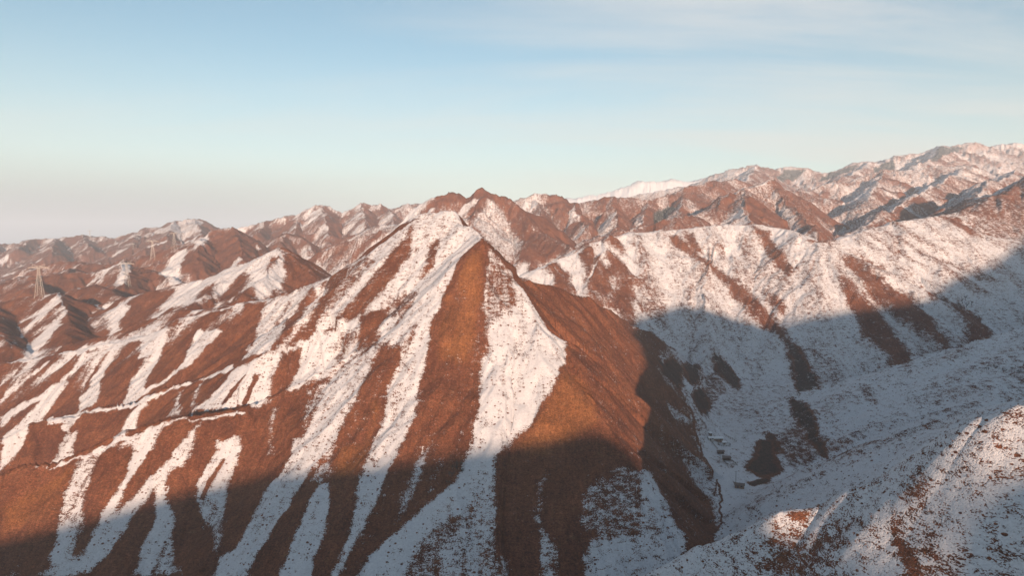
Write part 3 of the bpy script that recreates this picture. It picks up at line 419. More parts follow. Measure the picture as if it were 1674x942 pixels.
# patches of snow and bare ground, plan outlines in metres
PATCHES = [
 ('snow',1.5,[(-544.6,723.5),(-511.7,723.5),(-455.4,721.5),(-417.5,719.5),(-382.6,715.5),(-340.1,708.5),(-298.7,701.4),(-272.2,695.4),(-273.8,688.6),(-300.1,694.6),(-341.3,701.5),(-383.6,708.5),(-418.1,712.5),(-455.6,714.5),(-511.9,716.5),(-544.6,716.5)]),
 ('snow',2.0,[(-56.5,611.2),(-46.1,605.1),(-41.8,592.0),(-30.6,573.9),(-23.0,552.9),(-13.8,524.8),(-31.0,519.2),(-40.0,547.1),(-46.8,566.1),(-58.0,584.0),(-60.9,594.9),(-63.9,594.8)]),
 ('snow',2.0,[(-269.8,702.5),(-236.7,692.4),(-197.3,678.4),(-159.3,666.4),(-138.7,658.0),(-114.2,645.7),(-88.6,631.4),(-76.3,622.4),(-61.8,615.0),(-49.5,610.3),(-57.5,589.7),(-71.0,595.0),(-87.7,603.6),(-100.2,612.6),(-124.6,626.3),(-147.9,638.0),(-166.5,645.6),(-204.3,657.6),(-243.7,671.6),(-276.2,681.5)]),
 ('snow',7.6,[(-661.8,995.8),(-638.0,968.2),(-629.7,933.6),(-633.9,918.6),(-637.8,903.8),(-635.2,880.6),(-598.2,811.7),(-649.8,905.2),(-661.1,954.5)]),
 ('snow',7.6,[(-608.3,931.1),(-596.9,917.4),(-583.1,879.0),(-569.7,842.6),(-565.3,811.7),(-514.9,718.3),(-528.8,716.5),(-578.5,799.8),(-607.2,856.8),(-607.6,875.6),(-607.9,908.9)]),
 ('snow',7.6,[(-565.1,947.5),(-550.9,963.4),(-517.4,923.8),(-510.3,886.0),(-461.7,780.3),(-535.5,897.0)]),
 ('snow',7.6,[(-322.3,943.0),(-307.9,929.0),(-287.8,878.7),(-288.1,844.1),(-289.5,815.0),(-298.4,796.2),(-308.4,781.9),(-328.6,791.1),(-368.0,843.1),(-375.5,822.8),(-389.6,817.8),(-431.8,870.1),(-456.8,884.8),(-481.1,897.2),(-497.3,917.3),(-490.7,931.7),(-485.9,950.5),(-463.9,949.8),(-442.9,951.0),(-401.2,943.3),(-380.8,939.6),(-345.1,943.3)]),
 ('bare',7.6,[(-323.1,920.5),(-312.4,913.6),(-312.9,868.1)]),
 ('bare',7.6,[(-354.6,901.3),(-341.9,889.1),(-322.3,793.2),(-366.0,844.5),(-364.1,884.2)]),
 ('bare',7.6,[(-324.4,829.8),(-308.5,814.1),(-270.2,690.3),(-317.9,776.4)]),
 ('bare',7.6,[(-505.1,954.4),(-466.8,940.8),(-463.5,922.3),(-463.1,891.6),(-470.0,876.2),(-440.5,793.8),(-449.1,783.3),(-457.3,785.2),(-510.8,894.2),(-517.4,923.8),(-525.4,965.2)]),
 ('bare',7.6,[(-401.9,879.0),(-386.8,887.6),(-373.7,844.9),(-385.7,826.7)]),
 ('bare',7.6,[(-304.3,926.5),(-278.6,911.8),(-252.5,893.5),(-203.7,663.8),(-220.6,669.3),(-237.3,673.6),(-287.5,869.3)]),
 ('snow',7.6,[(-705.3,1357.9),(-793.5,1574.8),(-799.7,1637.5),(-739.2,1561.5),(-682.8,1413.7),(-654.5,1345.0),(-442.9,951.0),(-643.8,1290.4),(-661.0,1317.8)]),
 ('bare',7.6,[(-726.2,1627.6),(-714.0,1674.1),(-688.1,1691.3),(-570.8,1560.4),(-623.1,1346.7),(-658.4,1362.1),(-726.0,1513.2),(-706.6,1526.3)]),
 ('snow',7.6,[(-782.1,1674.0),(-745.5,1683.1),(-698.6,1554.9),(-703.2,1513.8)]),
 ('snow',7.6,[(-828.3,1358.1),(-836.1,1414.2),(-816.4,1351.8)]),
 ('snow',7.6,[(-727.2,1247.5),(-925.2,1658.4),(-757.3,1356.5),(-708.2,1247.0)]),
 ('thin',8,[(-1574.1,2923.1),(-1514.0,2949.0),(-1453.9,2977.5),(-1337.5,2982.6),(-1198.7,2501.7),(-1303.1,2655.3),(-1405.1,2730.3)]),
 ('bare',7.6,[(-571.7,1908.2),(-420.0,1489.3),(-423.8,1470.4)]),
 ('bare',7.6,[(-604.2,928.8),(-568.4,910.7),(-464.1,780.4),(-486.6,788.0),(-502.1,783.9),(-525.4,790.5),(-563.7,818.6),(-576.7,859.2),(-586.9,897.7)]),
 ('snow',3.04,[(-512.3,675.3),(-509.2,683.5),(-496.8,695.9),(-485.8,711.6),(-480.4,710.4),(-481.5,702.8),(-494.4,692.4),(-504.0,680.3),(-509.1,670.8)]),
 ('snow',3.04,[(-449.1,707.5),(-436.6,707.0),(-427.9,708.0),(-436.1,693.5),(-446.2,680.5),(-441.4,666.0),(-440.6,651.2),(-444.3,639.4),(-364.3,507.6),(-365.5,498.0),(-366.2,488.3),(-368.2,482.2),(-375.9,493.0),(-475.2,624.3),(-470.3,628.9),(-485.0,637.8),(-497.4,654.7),(-485.6,655.2),(-477.0,659.9),(-468.1,664.6),(-462.3,672.3),(-455.0,678.2),(-448.7,692.0)]),
 ('bare',3.04,[(-483.8,636.1),(-474.7,649.2),(-461.3,658.7),(-466.6,643.4),(-468.2,631.8),(-476.1,625.5)]),
 ('snow',3.04,[(-421.4,707.4),(-407.8,707.8),(-406.7,689.5),(-403.5,671.2),(-391.0,640.2),(-379.6,618.5),(-396.6,615.2),(-409.7,638.5),(-422.7,668.6),(-425.8,678.8),(-421.1,693.6)]),
 ('bare',3.04,[(-417.5,700.6),(-418.4,689.0),(-417.9,672.9),(-407.2,646.0),(-410.6,644.4),(-421.9,669.8),(-422.5,685.7)]),
 ('snow',3.04,[(-379.6,692.6),(-361.9,686.3),(-348.3,687.6),(-344.3,673.1),(-340.0,644.5),(-337.2,623.1),(-331.6,607.2),(-347.0,601.4),(-354.2,621.7),(-358.9,637.9),(-356.9,649.9),(-355.8,661.5),(-365.2,662.9)]),
 ('snow',3.04,[(-312.6,674.5),(-281.6,659.6),(-284.7,643.4),(-291.4,627.1),(-298.1,619.6),(-305.3,613.5),(-317.8,611.4),(-327.6,604.5),(-337.3,598.1),(-348.3,608.5),(-333.6,611.0),(-319.8,615.6),(-312.1,620.6),(-305.5,628.2),(-311.7,656.5)]),
 ('clean',3.04,[(-480.9,713.8),(-468.2,715.8),(-496.5,782.6),(-467.3,773.7),(-446.0,765.8),(-400.0,713.3),(-408.5,757.9),(-365.1,705.8),(-346.3,689.6),(-352.1,680.2),(-383.1,699.1),(-409.4,710.7),(-424.1,710.7),(-437.7,709.0),(-449.1,707.5),(-471.0,712.8)]),
 ('snow',3.04,[(-480.9,713.8),(-468.2,715.8),(-496.5,782.6),(-467.3,773.7),(-446.0,765.8),(-400.0,713.3),(-408.5,757.9),(-365.1,705.8),(-346.3,689.6),(-352.1,680.2),(-383.1,699.1),(-409.4,710.7),(-424.1,710.7),(-437.7,709.0),(-449.1,707.5),(-471.0,712.8)]),
 ('snow',3.42,[(-233.1,672.9),(-217.9,668.6),(-199.0,665.7),(-146.0,615.3),(-133.3,611.8),(-117.3,590.9),(-109.1,604.2),(-96.5,593.2),(-86.8,599.6),(-65.1,600.3),(-51.7,593.6),(-48.6,585.4),(-33.1,556.1),(-23.0,516.4),(-33.1,518.6),(-41.0,491.8),(-44.3,481.6),(-47.3,470.3),(-52.2,459.1),(-52.4,447.6),(-52.4,435.1),(-62.0,441.0),(-71.0,442.3),(-81.2,449.7),(-91.7,456.8),(-103.9,470.7),(-117.4,487.3),(-130.1,498.8),(-141.0,501.7),(-153.5,509.8),(-164.7,512.9),(-175.0,513.1),(-186.9,517.4),(-208.0,545.4),(-239.1,636.9),(-246.1,666.2)]),
 ('snow',3.04,[(-245.2,656.3),(-224.1,640.4),(-180.1,552.0),(-179.0,520.3),(-181.7,508.2),(-192.5,509.0),(-207.5,520.5),(-212.0,544.0),(-240.5,632.0)]),
 ('tuft',3.42,[(-249.6,680.2),(-207.9,670.8),(-132.9,612.7),(-117.3,590.9),(-109.1,604.2),(-96.5,593.2),(-86.8,599.6),(-69.0,595.0),(-51.7,593.6),(-50.6,566.4),(-49.9,544.5),(-57.9,536.9),(-65.9,531.6),(-73.4,523.7),(-80.8,516.8),(-91.5,513.9),(-101.1,506.3),(-112.1,506.7),(-123.4,508.1),(-136.4,515.8),(-147.1,514.2),(-159.3,517.7),(-170.7,518.3),(-184.4,519.1),(-208.0,545.4),(-238.3,633.0),(-244.6,658.1)]),
 ('bare',3.42,[(-85.7,591.6),(-84.4,573.5),(-83.2,556.5),(-89.2,541.5),(-97.9,525.1),(-106.3,516.2),(-110.0,507.5),(-120.0,508.0),(-129.7,507.0),(-139.8,512.0),(-133.7,514.4),(-124.8,524.0),(-116.8,539.9),(-109.4,549.8),(-103.4,555.9),(-100.5,567.0),(-90.0,578.5)]),
 ('bare',3.42,[(-120.8,576.8),(-145.3,611.9),(-178.8,647.2),(-164.9,605.7),(-155.5,536.3),(-161.9,526.5),(-167.6,519.1),(-169.7,515.1),(-154.9,513.9),(-148.0,517.8),(-144.4,529.6),(-141.4,536.0),(-142.1,557.5),(-132.3,556.5),(-123.9,562.4),(-115.2,567.3)]),
 ('mix',3.42,[(-139.9,548.7),(-144.5,597.8),(-119.2,574.8),(-114.7,564.9),(-124.4,553.4),(-132.9,539.1),(-137.8,530.5),(-142.5,522.3),(-145.3,524.5),(-142.7,536.5)]),
 ('bare',3.42,[(-193.3,653.5),(-184.3,641.7),(-167.8,554.4),(-168.7,526.6),(-174.6,513.2),(-180.2,513.3),(-181.5,540.8),(-197.8,626.6)]),
 ('mix',3.42,[(-215.6,652.5),(-212.2,650.6),(-212.9,623.0),(-193.7,545.5),(-222.5,634.9)]),
 ('bare',3.42,[(-60.4,567.1),(-59.5,547.1),(-64.6,530.2),(-70.8,525.6),(-68.1,540.8),(-65.9,562.3)]),
 ('mix',3.42,[(-52.8,576.8),(-51.3,553.5),(-53.6,546.0),(-54.6,570.3)]),
 ('bare',3.42,[(-270.6,689.0),(-246.4,675.3),(-242.9,653.3),(-237.5,630.7),(-208.0,545.4),(-239.4,607.3),(-254.9,647.3),(-262.1,666.5)]),
 ('mix',3.42,[(-92.1,517.5),(-80.5,514.7),(-68.2,505.5),(-70.9,486.3),(-78.9,471.1),(-91.4,477.7),(-96.5,499.2)]),
 ('snow',3.04,[(-210.1,509.9),(-199.0,506.4),(-189.1,505.7),(-180.3,508.2),(-172.5,513.9),(-158.4,513.3),(-143.1,508.0),(-133.3,510.0),(-121.5,503.7),(-111.2,503.5),(-96.0,497.4),(-79.4,481.1),(-87.7,475.0),(-94.8,464.3),(-101.8,461.7),(-108.7,458.7),(-115.7,457.1),(-121.8,451.7),(-130.8,451.1),(-140.0,451.2),(-149.0,450.7),(-155.0,445.3),(-161.0,440.4),(-169.8,438.5),(-193.0,471.8),(-201.6,468.1),(-214.4,473.8),(-227.8,480.4),(-231.4,504.9),(-216.9,502.2)]),
 ('bare',3.42,[(-94.4,505.5),(-111.8,505.6),(-108.8,488.9),(-106.2,474.1),(-91.4,456.5),(-93.9,485.3)]),
 ('bare',3.04,[(-110.0,503.0),(-98.2,497.7),(-97.0,475.6),(-98.3,466.5),(-106.9,464.3),(-110.0,488.0)]),
 ('bare',3.04,[(-172.3,509.6),(-158.8,509.0),(-156.6,497.8),(-158.7,486.6),(-150.3,448.9),(-160.8,442.7),(-174.0,488.4),(-172.1,499.1)]),
 ('mix',3.04,[(-128.2,492.0),(-121.7,492.0),(-115.6,458.7),(-120.1,456.9)]),
 ('mix',3.04,[(-126.1,501.8),(-111.2,493.3),(-111.9,481.9),(-126.8,495.3),(-140.9,495.6),(-133.4,496.1)]),
 ('bare',1,[(-187.1,492.6),(-184.3,493.6),(-184.9,480.5),(-187.1,472.4),(-190.2,472.6),(-188.4,481.8)]),
 ('bare',1,[(-198.6,491.9),(-193.5,495.5),(-198.7,483.9),(-200.4,472.5),(-204.4,474.8),(-203.6,485.7)]),
 ('bare',3.04,[(-241.4,532.3),(-224.9,518.4),(-210.8,508.9),(-214.3,495.9),(-219.8,486.2),(-226.4,482.0),(-235.1,508.2)]),
 ('snow',1,[(-442.2,636.2),(-420.5,626.8),(-398.6,616.2),(-384.3,612.9),(-326.6,537.7),(-315.8,539.2),(-338.4,600.0),(-286.9,540.4),(-270.8,543.6),(-259.8,545.5),(-244.3,537.4),(-231.1,534.2),(-214.8,522.7),(-209.8,510.4),(-225.4,520.8),(-243.2,534.8),(-258.5,542.6),(-269.4,540.7),(-280.6,539.4),(-289.7,534.3),(-309.3,535.9),(-322.4,534.3),(-335.5,533.0),(-346.4,522.9),(-358.6,519.0)]),
 ('snow',3.04,[(-297.1,534.9),(-288.2,533.7),(-289.9,521.3),(-235.5,413.2),(-241.2,407.5),(-299.4,513.8),(-299.3,524.1)]),
 ('thin',3.04,[(-265.2,539.3),(-262.3,540.5),(-252.5,515.0),(-239.8,488.6),(-260.4,505.9),(-259.8,516.0)]),
 ('thin',3.04,[(-249.1,535.0),(-242.1,532.5),(-234.5,500.5),(-225.5,478.6),(-205.2,425.7),(-239.4,501.7)]),
 ('snow',3.04,[(-341.4,518.2),(-335.4,519.5),(-333.4,510.6),(-266.4,399.3),(-340.3,493.9),(-341.5,506.0),(-342.6,514.8)]),
 ('snow',1,[(-336.6,532.8),(-346.1,522.4),(-348.7,521.2),(-344.6,516.3),(-341.4,518.2),(-342.4,525.3)]),
 ('snow',1,[(-284.3,395.1),(-277.5,397.7),(-270.3,399.9),(-262.5,401.5),(-254.7,403.2),(-244.4,409.9),(-235.1,412.5),(-226.8,417.2),(-219.8,419.7),(-213.7,424.0),(-203.9,424.9),(-194.5,426.4),(-187.8,430.6),(-180.2,432.9),(-171.9,433.7),(-171.0,431.3),(-179.1,430.2),(-187.0,428.6),(-193.7,424.6),(-202.5,423.6),(-211.0,422.2),(-217.7,417.3),(-225.5,414.6),(-234.2,410.7),(-242.0,405.7),(-253.8,401.6),(-265.3,398.9),(-276.9,396.8)]),
 ('thin',2.6599999999999997,[(-257.8,402.5),(-247.8,404.9),(-246.0,394.4),(-243.7,384.6),(-238.7,373.4),(-233.6,363.6),(-233.2,356.4),(-235.3,349.7),(-242.1,347.2),(-245.8,356.4),(-249.0,365.2),(-252.0,372.4),(-254.8,379.5),(-256.6,387.0),(-258.7,395.4)]),
 ('snow',3.04,[(-229.3,408.2),(-239.9,405.1),(-233.2,412.3),(-225.4,417.1),(-216.8,420.9),(-217.1,412.4),(-219.1,404.0),(-221.3,396.4),(-227.1,395.9),(-228.9,404.1)]),
 ('snow',2.6599999999999997,[(-229.4,411.9),(-217.5,411.3),(-220.3,401.1),(-221.8,390.8),(-221.5,382.4),(-221.7,375.1),(-220.8,367.6),(-222.5,362.3),(-224.3,357.1),(-229.3,355.0),(-227.4,362.5),(-228.5,372.8),(-226.5,380.9),(-225.5,391.3),(-228.1,402.5)]),
 ('snow',3.04,[(-194.6,424.5),(-193.8,417.4),(-193.2,410.7),(-195.1,399.2),(-207.9,397.0),(-203.9,406.9),(-199.6,415.2),(-197.0,421.6)]),
 ('snow',2.6599999999999997,[(-201.9,412.2),(-194.3,413.3),(-195.8,404.6),(-200.6,396.2),(-202.1,392.3),(-206.8,384.5),(-209.0,375.9),(-209.8,369.0),(-210.4,361.8),(-212.7,353.3),(-217.9,346.2),(-227.7,344.7),(-236.6,344.5),(-244.4,342.7),(-237.2,347.8),(-232.1,352.0),(-226.8,356.1),(-227.4,362.5),(-226.3,368.9),(-220.9,373.7),(-217.7,379.9),(-214.3,386.0),(-210.6,395.5),(-205.7,401.5)]),
 ('snow',2.6599999999999997,[(-250.5,372.7),(-246.9,364.3),(-243.8,354.6),(-242.1,347.2),(-244.4,342.7),(-235.2,344.6),(-230.6,352.1),(-235.2,357.1),(-243.4,365.8)]),
 ('snow',2.6599999999999997,[(-202.1,392.3),(-199.3,388.1),(-198.6,383.0),(-191.0,377.7),(-187.4,371.7),(-184.8,362.8),(-188.3,355.4),(-187.1,345.4),(-196.2,345.4),(-198.2,355.1),(-200.2,362.0),(-199.2,370.9),(-204.8,382.2),(-205.7,387.4)]),
 ('thin',2.6599999999999997,[(-185.4,365.9),(-179.2,354.4),(-166.6,336.2),(-177.8,342.7),(-187.1,345.4),(-188.3,355.4),(-186.7,360.2)]),
 ('snow',3.04,[(-180.0,413.2),(-169.3,420.8),(-166.1,411.0),(-162.8,401.2),(-172.3,400.9),(-181.8,400.6)]),
 ('snow',2.6599999999999997,[(-183.1,416.6),(-168.6,416.3),(-164.4,405.3),(-164.6,397.9),(-164.6,390.0),(-163.4,382.9),(-162.8,375.2),(-172.8,375.4),(-180.5,383.6),(-184.8,393.4),(-182.7,404.8),(-181.2,411.8)]),
 ('thin',2.6599999999999997,[(-180.3,385.1),(-171.9,384.2),(-164.1,384.6),(-162.0,376.6),(-156.1,359.9),(-152.9,349.9),(-151.0,341.6),(-154.8,347.0),(-165.6,365.3),(-173.2,375.9)]),
 ('bare',1,[(-173.5,406.1),(-174.8,400.4),(-176.0,391.1),(-176.5,384.2),(-179.4,384.9),(-177.6,396.7),(-175.1,405.7)]),
 ('mix',3.04,[(-156.8,436.5),(-152.8,444.5),(-149.4,428.4),(-147.3,411.3),(-134.4,396.4),(-148.3,403.9),(-152.7,419.1)]),
 ('snow',3.04,[(-135.7,445.3),(-124.7,448.0),(-119.1,454.1),(-112.4,456.3),(-105.8,459.5),(-94.0,460.1),(-86.8,453.9),(-90.3,443.9),(-93.1,432.0),(-95.4,412.7),(-100.0,401.7),(-101.5,390.2),(-103.8,379.4),(-115.9,383.7),(-129.0,390.4),(-126.9,399.0),(-124.3,406.7),(-121.7,419.8)]),
 ('mix',3.04,[(-132.6,444.9),(-123.6,443.7),(-122.7,420.0),(-125.5,410.8),(-131.8,432.2)]),
 ('snow',2.4699999999999998,[(-131.4,406.6),(-121.8,402.2),(-111.6,394.8),(-102.6,391.0),(-106.0,381.3),(-111.8,375.1),(-115.1,369.5),(-117.2,363.1),(-118.9,356.2),(-122.7,348.7),(-122.7,335.6),(-126.1,328.6),(-126.6,322.3),(-127.1,316.1),(-136.9,319.3),(-146.7,322.4),(-148.8,332.9),(-149.7,341.3),(-143.4,342.5),(-141.7,350.1),(-139.5,360.9),(-139.4,369.3),(-138.8,376.7),(-132.9,381.5),(-128.9,392.9)]),
 ('mix',2.4699999999999998,[(-104.2,387.2),(-101.4,376.5),(-98.5,365.2),(-103.7,363.6),(-112.1,367.6),(-107.3,376.8)]),
 ('snow',2.4699999999999998,[(-103.7,363.6),(-98.0,360.0),(-94.9,349.8),(-92.2,340.7),(-91.3,326.2),(-92.9,319.0),(-92.8,312.3),(-92.5,305.0),(-100.2,304.1),(-110.1,309.3),(-109.6,315.3),(-109.1,321.6),(-108.4,328.0),(-107.9,335.5),(-107.0,342.6),(-106.7,352.1)]),
 ('snow',2.4699999999999998,[(-78.2,384.0),(-68.0,375.8),(-59.0,373.2),(-61.9,356.6),(-65.4,349.7),(-66.8,336.7),(-69.3,327.5),(-72.9,317.5),(-75.7,311.3),(-77.8,305.7),(-79.8,300.1),(-84.3,302.2),(-82.8,306.9),(-81.4,312.3),(-79.2,323.4),(-79.7,331.7),(-80.0,339.5),(-81.3,356.1),(-79.6,366.8)]),
 ('snow',3.04,[(-73.0,447.4),(-70.0,458.6),(-66.4,467.0),(-57.2,469.7),(-47.9,473.1),(-51.4,458.3),(-54.2,448.5),(-52.9,428.7),(-55.6,413.4),(-55.9,402.0),(-54.4,384.4),(-55.6,375.2),(-65.3,377.1),(-76.4,385.8),(-75.7,400.3),(-75.7,415.3),(-72.6,424.2),(-70.6,434.9)]),
 ('snow',3.04,[(-73.4,450.2),(-65.1,454.4),(-56.6,459.1),(-55.2,446.9),(-53.4,431.8),(-52.3,422.2),(-55.6,410.0),(-54.0,391.2),(-55.0,379.8),(-59.6,367.0),(-61.0,360.7),(-69.4,365.5),(-77.5,367.9),(-78.1,379.0),(-75.7,393.0),(-73.9,402.3),(-74.1,419.2),(-69.7,431.8)]),
 ('mix',3.04,[(-72.2,445.6),(-70.5,460.5),(-61.4,458.8),(-66.2,443.7),(-69.4,433.7)]),
 ('tuft',3.04,[(-145.5,450.1),(-137.8,451.8),(-130.3,454.6),(-129.3,481.8),(-121.2,484.3),(-110.4,476.1),(-100.8,471.7),(-92.4,472.4),(-82.7,466.2),(-73.9,463.9),(-65.6,464.6),(-58.6,442.0),(-59.1,430.4),(-59.5,419.3),(-60.1,409.7),(-60.8,401.6),(-60.9,389.9),(-61.1,379.9),(-64.9,371.7),(-68.9,365.2),(-72.6,358.5),(-76.0,351.2),(-85.2,356.2),(-94.5,360.6),(-104.3,366.4),(-114.5,372.4),(-118.5,382.0),(-122.9,392.9),(-128.4,406.9),(-134.1,421.5),(-140.2,437.1)]),
 ('bare',3.04,[(-41.7,489.3),(-47.3,470.4),(-52.0,459.0),(-54.0,454.6),(-53.6,442.2),(-53.2,430.3),(-54.5,421.6),(-55.5,411.6),(-55.7,402.0),(-55.1,383.9),(-56.6,377.1),(-60.3,370.3),(-62.1,356.6),(-65.1,348.1),(-66.8,336.6),(-69.3,327.4),(-72.9,317.6),(-75.5,310.2),(-77.1,304.8),(-78.7,299.8),(-72.0,298.4),(-69.5,304.5),(-66.7,310.3),(-61.5,315.5),(-56.3,321.7),(-50.5,326.1),(-44.5,330.6),(-40.4,335.1),(-36.5,342.1),(-31.8,346.8),(-26.9,351.3),(-23.5,359.1),(-21.8,368.3),(-18.4,383.3),(-18.7,405.4),(-17.6,424.9),(-18.1,435.5),(-18.5,447.4),(-19.0,458.8),(-19.0,470.0),(-19.0,480.3)]),
 ('thin',2.6599999999999997,[(-48.5,364.3),(-45.4,359.6),(-47.5,346.5),(-49.8,336.6),(-52.4,330.7),(-54.8,323.6),(-56.9,322.4),(-55.6,336.0),(-54.3,343.1),(-52.8,350.0)]),
 ('snow',3.04,[(-17.0,512.9),(-11.4,508.8),(-4.9,500.4),(2.3,503.3),(10.8,482.6),(16.6,473.0),(22.4,469.0),(26.6,454.4),(33.7,472.7),(37.2,448.6),(32.7,426.1),(23.6,401.6),(15.8,388.1),(11.8,381.0),(7.8,371.7),(0.3,370.6),(-7.0,365.5),(-14.3,366.3),(-21.8,368.3),(-18.4,383.3),(-18.7,405.4),(-16.7,414.7),(-14.5,423.7),(-17.1,440.7),(-18.7,461.1),(-18.3,475.0),(-18.1,493.6)]),
 ('mix',3.04,[(-17.0,512.9),(-11.4,508.8),(-4.9,500.4),(2.3,503.3),(2.1,465.7),(-6.5,454.5),(-14.8,445.2),(-17.8,461.4),(-17.6,472.3),(-17.5,486.7),(-17.3,500.6)]),
 ('mix',3.04,[(-17.1,451.6),(-14.2,451.1),(-14.6,438.8),(-15.1,429.6),(-15.5,419.4),(-16.6,408.7),(-17.6,395.7),(-19.0,396.7),(-18.6,411.6),(-18.0,425.0),(-17.5,436.2)]),
 ('snow',2.6599999999999997,[(-17.8,424.9),(-9.1,421.0),(-0.6,419.9),(8.0,423.1),(16.4,418.8),(25.0,421.1),(34.0,426.3),(27.4,406.1),(21.9,394.1),(13.2,382.2),(7.7,373.8),(2.5,366.2),(-5.0,353.8),(-8.6,347.3),(-9.4,333.5),(-9.0,326.8),(-8.6,320.7),(-8.2,314.9),(-7.9,309.1),(-7.5,303.0),(-7.1,297.3),(-6.8,291.0),(-12.8,290.4),(-18.8,290.7),(-24.8,289.7),(-30.8,289.4),(-37.1,292.1),(-43.4,293.7),(-49.6,293.9),(-55.7,294.4),(-62.1,295.5),(-68.4,296.4),(-75.1,298.6),(-70.5,301.7),(-66.0,310.9),(-60.1,314.9),(-54.4,321.2),(-49.1,326.3),(-43.5,330.7),(-37.6,333.6),(-28.6,338.8),(-25.7,348.1),(-22.6,357.7),(-20.7,368.2),(-18.6,378.8),(-18.4,389.0),(-18.3,403.1),(-18.1,414.4)]),
 ('clean',2.6599999999999997,[(-3.0,421.4),(6.2,425.9),(15.2,420.3),(24.4,421.4),(34.0,426.3),(28.0,409.5),(22.8,398.9),(17.9,390.4),(13.3,384.3),(6.0,374.6),(-0.9,365.7),(-7.5,353.1),(-12.7,347.9),(-17.8,344.9),(-22.8,340.7),(-27.5,334.6),(-32.2,330.4),(-36.9,327.0),(-41.6,324.8),(-46.0,321.5),(-50.0,315.9),(-54.2,311.8),(-58.2,307.9),(-62.0,303.5),(-65.9,299.9),(-70.9,303.5),(-66.9,307.4),(-62.7,311.3),(-58.5,315.5),(-54.4,321.2),(-49.6,325.4),(-44.6,329.5),(-39.3,332.0),(-33.9,334.3),(-28.6,338.8),(-24.3,345.7),(-19.8,352.6),(-15.2,359.4),(-11.1,365.0),(-7.0,372.8),(-2.8,382.4),(1.7,393.8),(6.4,400.9),(11.2,407.5),(4.3,417.8)]),
 ('thin',2.6599999999999997,[(-23.1,327.1),(-16.4,332.7),(-9.5,336.3),(-8.7,326.9),(-7.9,318.6),(-7.6,312.0),(-7.3,305.1),(-7.1,298.3),(-6.8,291.0),(-12.7,290.4),(-18.7,290.8),(-24.5,289.8),(-30.5,289.5),(-36.7,291.9),(-42.9,293.6),(-49.0,293.8),(-45.8,298.6),(-42.4,303.0),(-38.8,306.8),(-35.1,310.5),(-31.1,314.4),(-27.0,319.0)]),
 ('mix',2.5,[(-32.8,320.2),(-37.5,317.1),(-42.2,314.6),(-45.5,309.0),(-48.6,302.6),(-51.4,296.1),(-44.8,295.9),(-38.0,294.6),(-31.0,291.4),(-29.7,299.4),(-28.3,307.4),(-25.5,313.8),(-22.7,321.4)]),
 ('bare',3.04,[(5.1,520.7),(15.2,514.3),(20.8,491.2),(25.4,469.3),(41.8,493.4),(41.3,441.7),(43.5,425.9),(46.2,414.9),(48.8,405.2),(50.4,388.7),(52.4,376.7),(56.6,369.4),(60.6,362.2),(64.5,355.6),(67.9,350.0),(71.2,344.7),(74.3,339.3),(77.4,334.0),(81.1,328.1),(84.5,321.6),(105.1,357.4),(114.4,369.3),(119.7,390.2),(126.3,418.0),(132.3,444.7),(129.1,452.7),(139.4,510.7),(139.0,531.9),(128.4,531.3),(116.3,524.1),(104.3,516.4),(94.4,527.0),(100.8,549.8),(96.0,563.1),(31.5,549.1)]),
 ('bare',3.04,[(108.4,843.6),(99.6,649.2),(122.7,688.1),(138.4,696.6),(156.9,716.0),(172.3,728.8),(147.0,674.8),(110.8,555.5),(95.7,529.0),(84.1,538.5),(81.9,557.4),(78.7,571.6)]),
 ('gold',8,[(33.5,420.6),(40.4,416.3),(47.5,414.1),(50.1,399.9),(51.9,381.8),(42.1,371.2),(33.1,364.4),(24.6,361.6),(16.1,354.9),(8.1,359.2),(-0.1,360.3),(5.1,369.5),(14.5,381.0),(18.9,388.6),(23.4,397.4)]),
 ('gold',8,[(-47.2,476.2),(-34.0,470.9),(-21.4,470.0),(-21.9,459.0),(-22.3,447.9),(-22.8,437.6),(-24.6,427.7),(-26.3,417.1),(-35.5,419.2),(-45.1,425.0),(-48.6,440.7),(-48.2,452.3),(-47.7,463.6)]),
 ('gold',8,[(-30.5,508.3),(-21.0,511.6),(-20.7,500.9),(-20.2,485.5),(-19.8,472.7),(-19.5,460.7),(-29.6,457.0),(-39.5,452.7),(-39.9,465.2),(-40.0,475.3),(-40.3,488.0),(-35.4,497.6)]),
 ('gold',5,[(-85.0,409.9),(-81.1,408.2),(-78.4,393.9),(-79.3,383.2),(-79.4,369.4),(-84.4,374.0),(-84.2,384.3),(-83.3,392.8)]),
 ('gold',6,[(-100.0,383.8),(-89.7,383.0),(-79.7,382.8),(-81.0,365.5),(-83.6,359.1),(-96.1,362.1),(-97.8,371.9)]),
 ('gold',10,[(-286.8,374.5),(-283.0,378.7),(-279.3,383.5),(-275.8,388.7),(-270.9,392.0),(-265.2,394.5),(-260.0,397.8),(-257.1,390.2),(-254.4,382.9),(-251.9,376.1),(-249.7,369.9),(-256.2,366.9),(-262.7,364.1),(-271.2,364.2),(-277.5,361.4),(-281.9,367.6)]),
 ('snow',2.5,[(69.0,358.6),(75.5,365.4),(78.8,356.7),(79.5,340.4),(80.9,328.6),(83.8,321.6),(67.9,246.7),(80.5,312.4),(59.6,248.2),(55.1,247.7),(50.9,248.1),(46.4,247.6),(42.5,254.2),(43.2,294.2),(37.2,294.0),(31.1,293.0),(31.8,300.0),(32.4,306.6),(42.3,316.1),(51.3,320.5),(60.5,324.1),(62.3,331.5),(64.6,340.9)]),
 ('mix',2.5,[(37.0,340.3),(44.0,345.8),(50.9,349.2),(58.8,357.4),(67.2,355.6),(65.4,345.5),(63.9,337.0),(62.7,330.2),(61.5,323.8),(51.8,320.0),(42.2,315.1),(34.6,316.9),(35.3,324.4),(36.2,332.4)]),
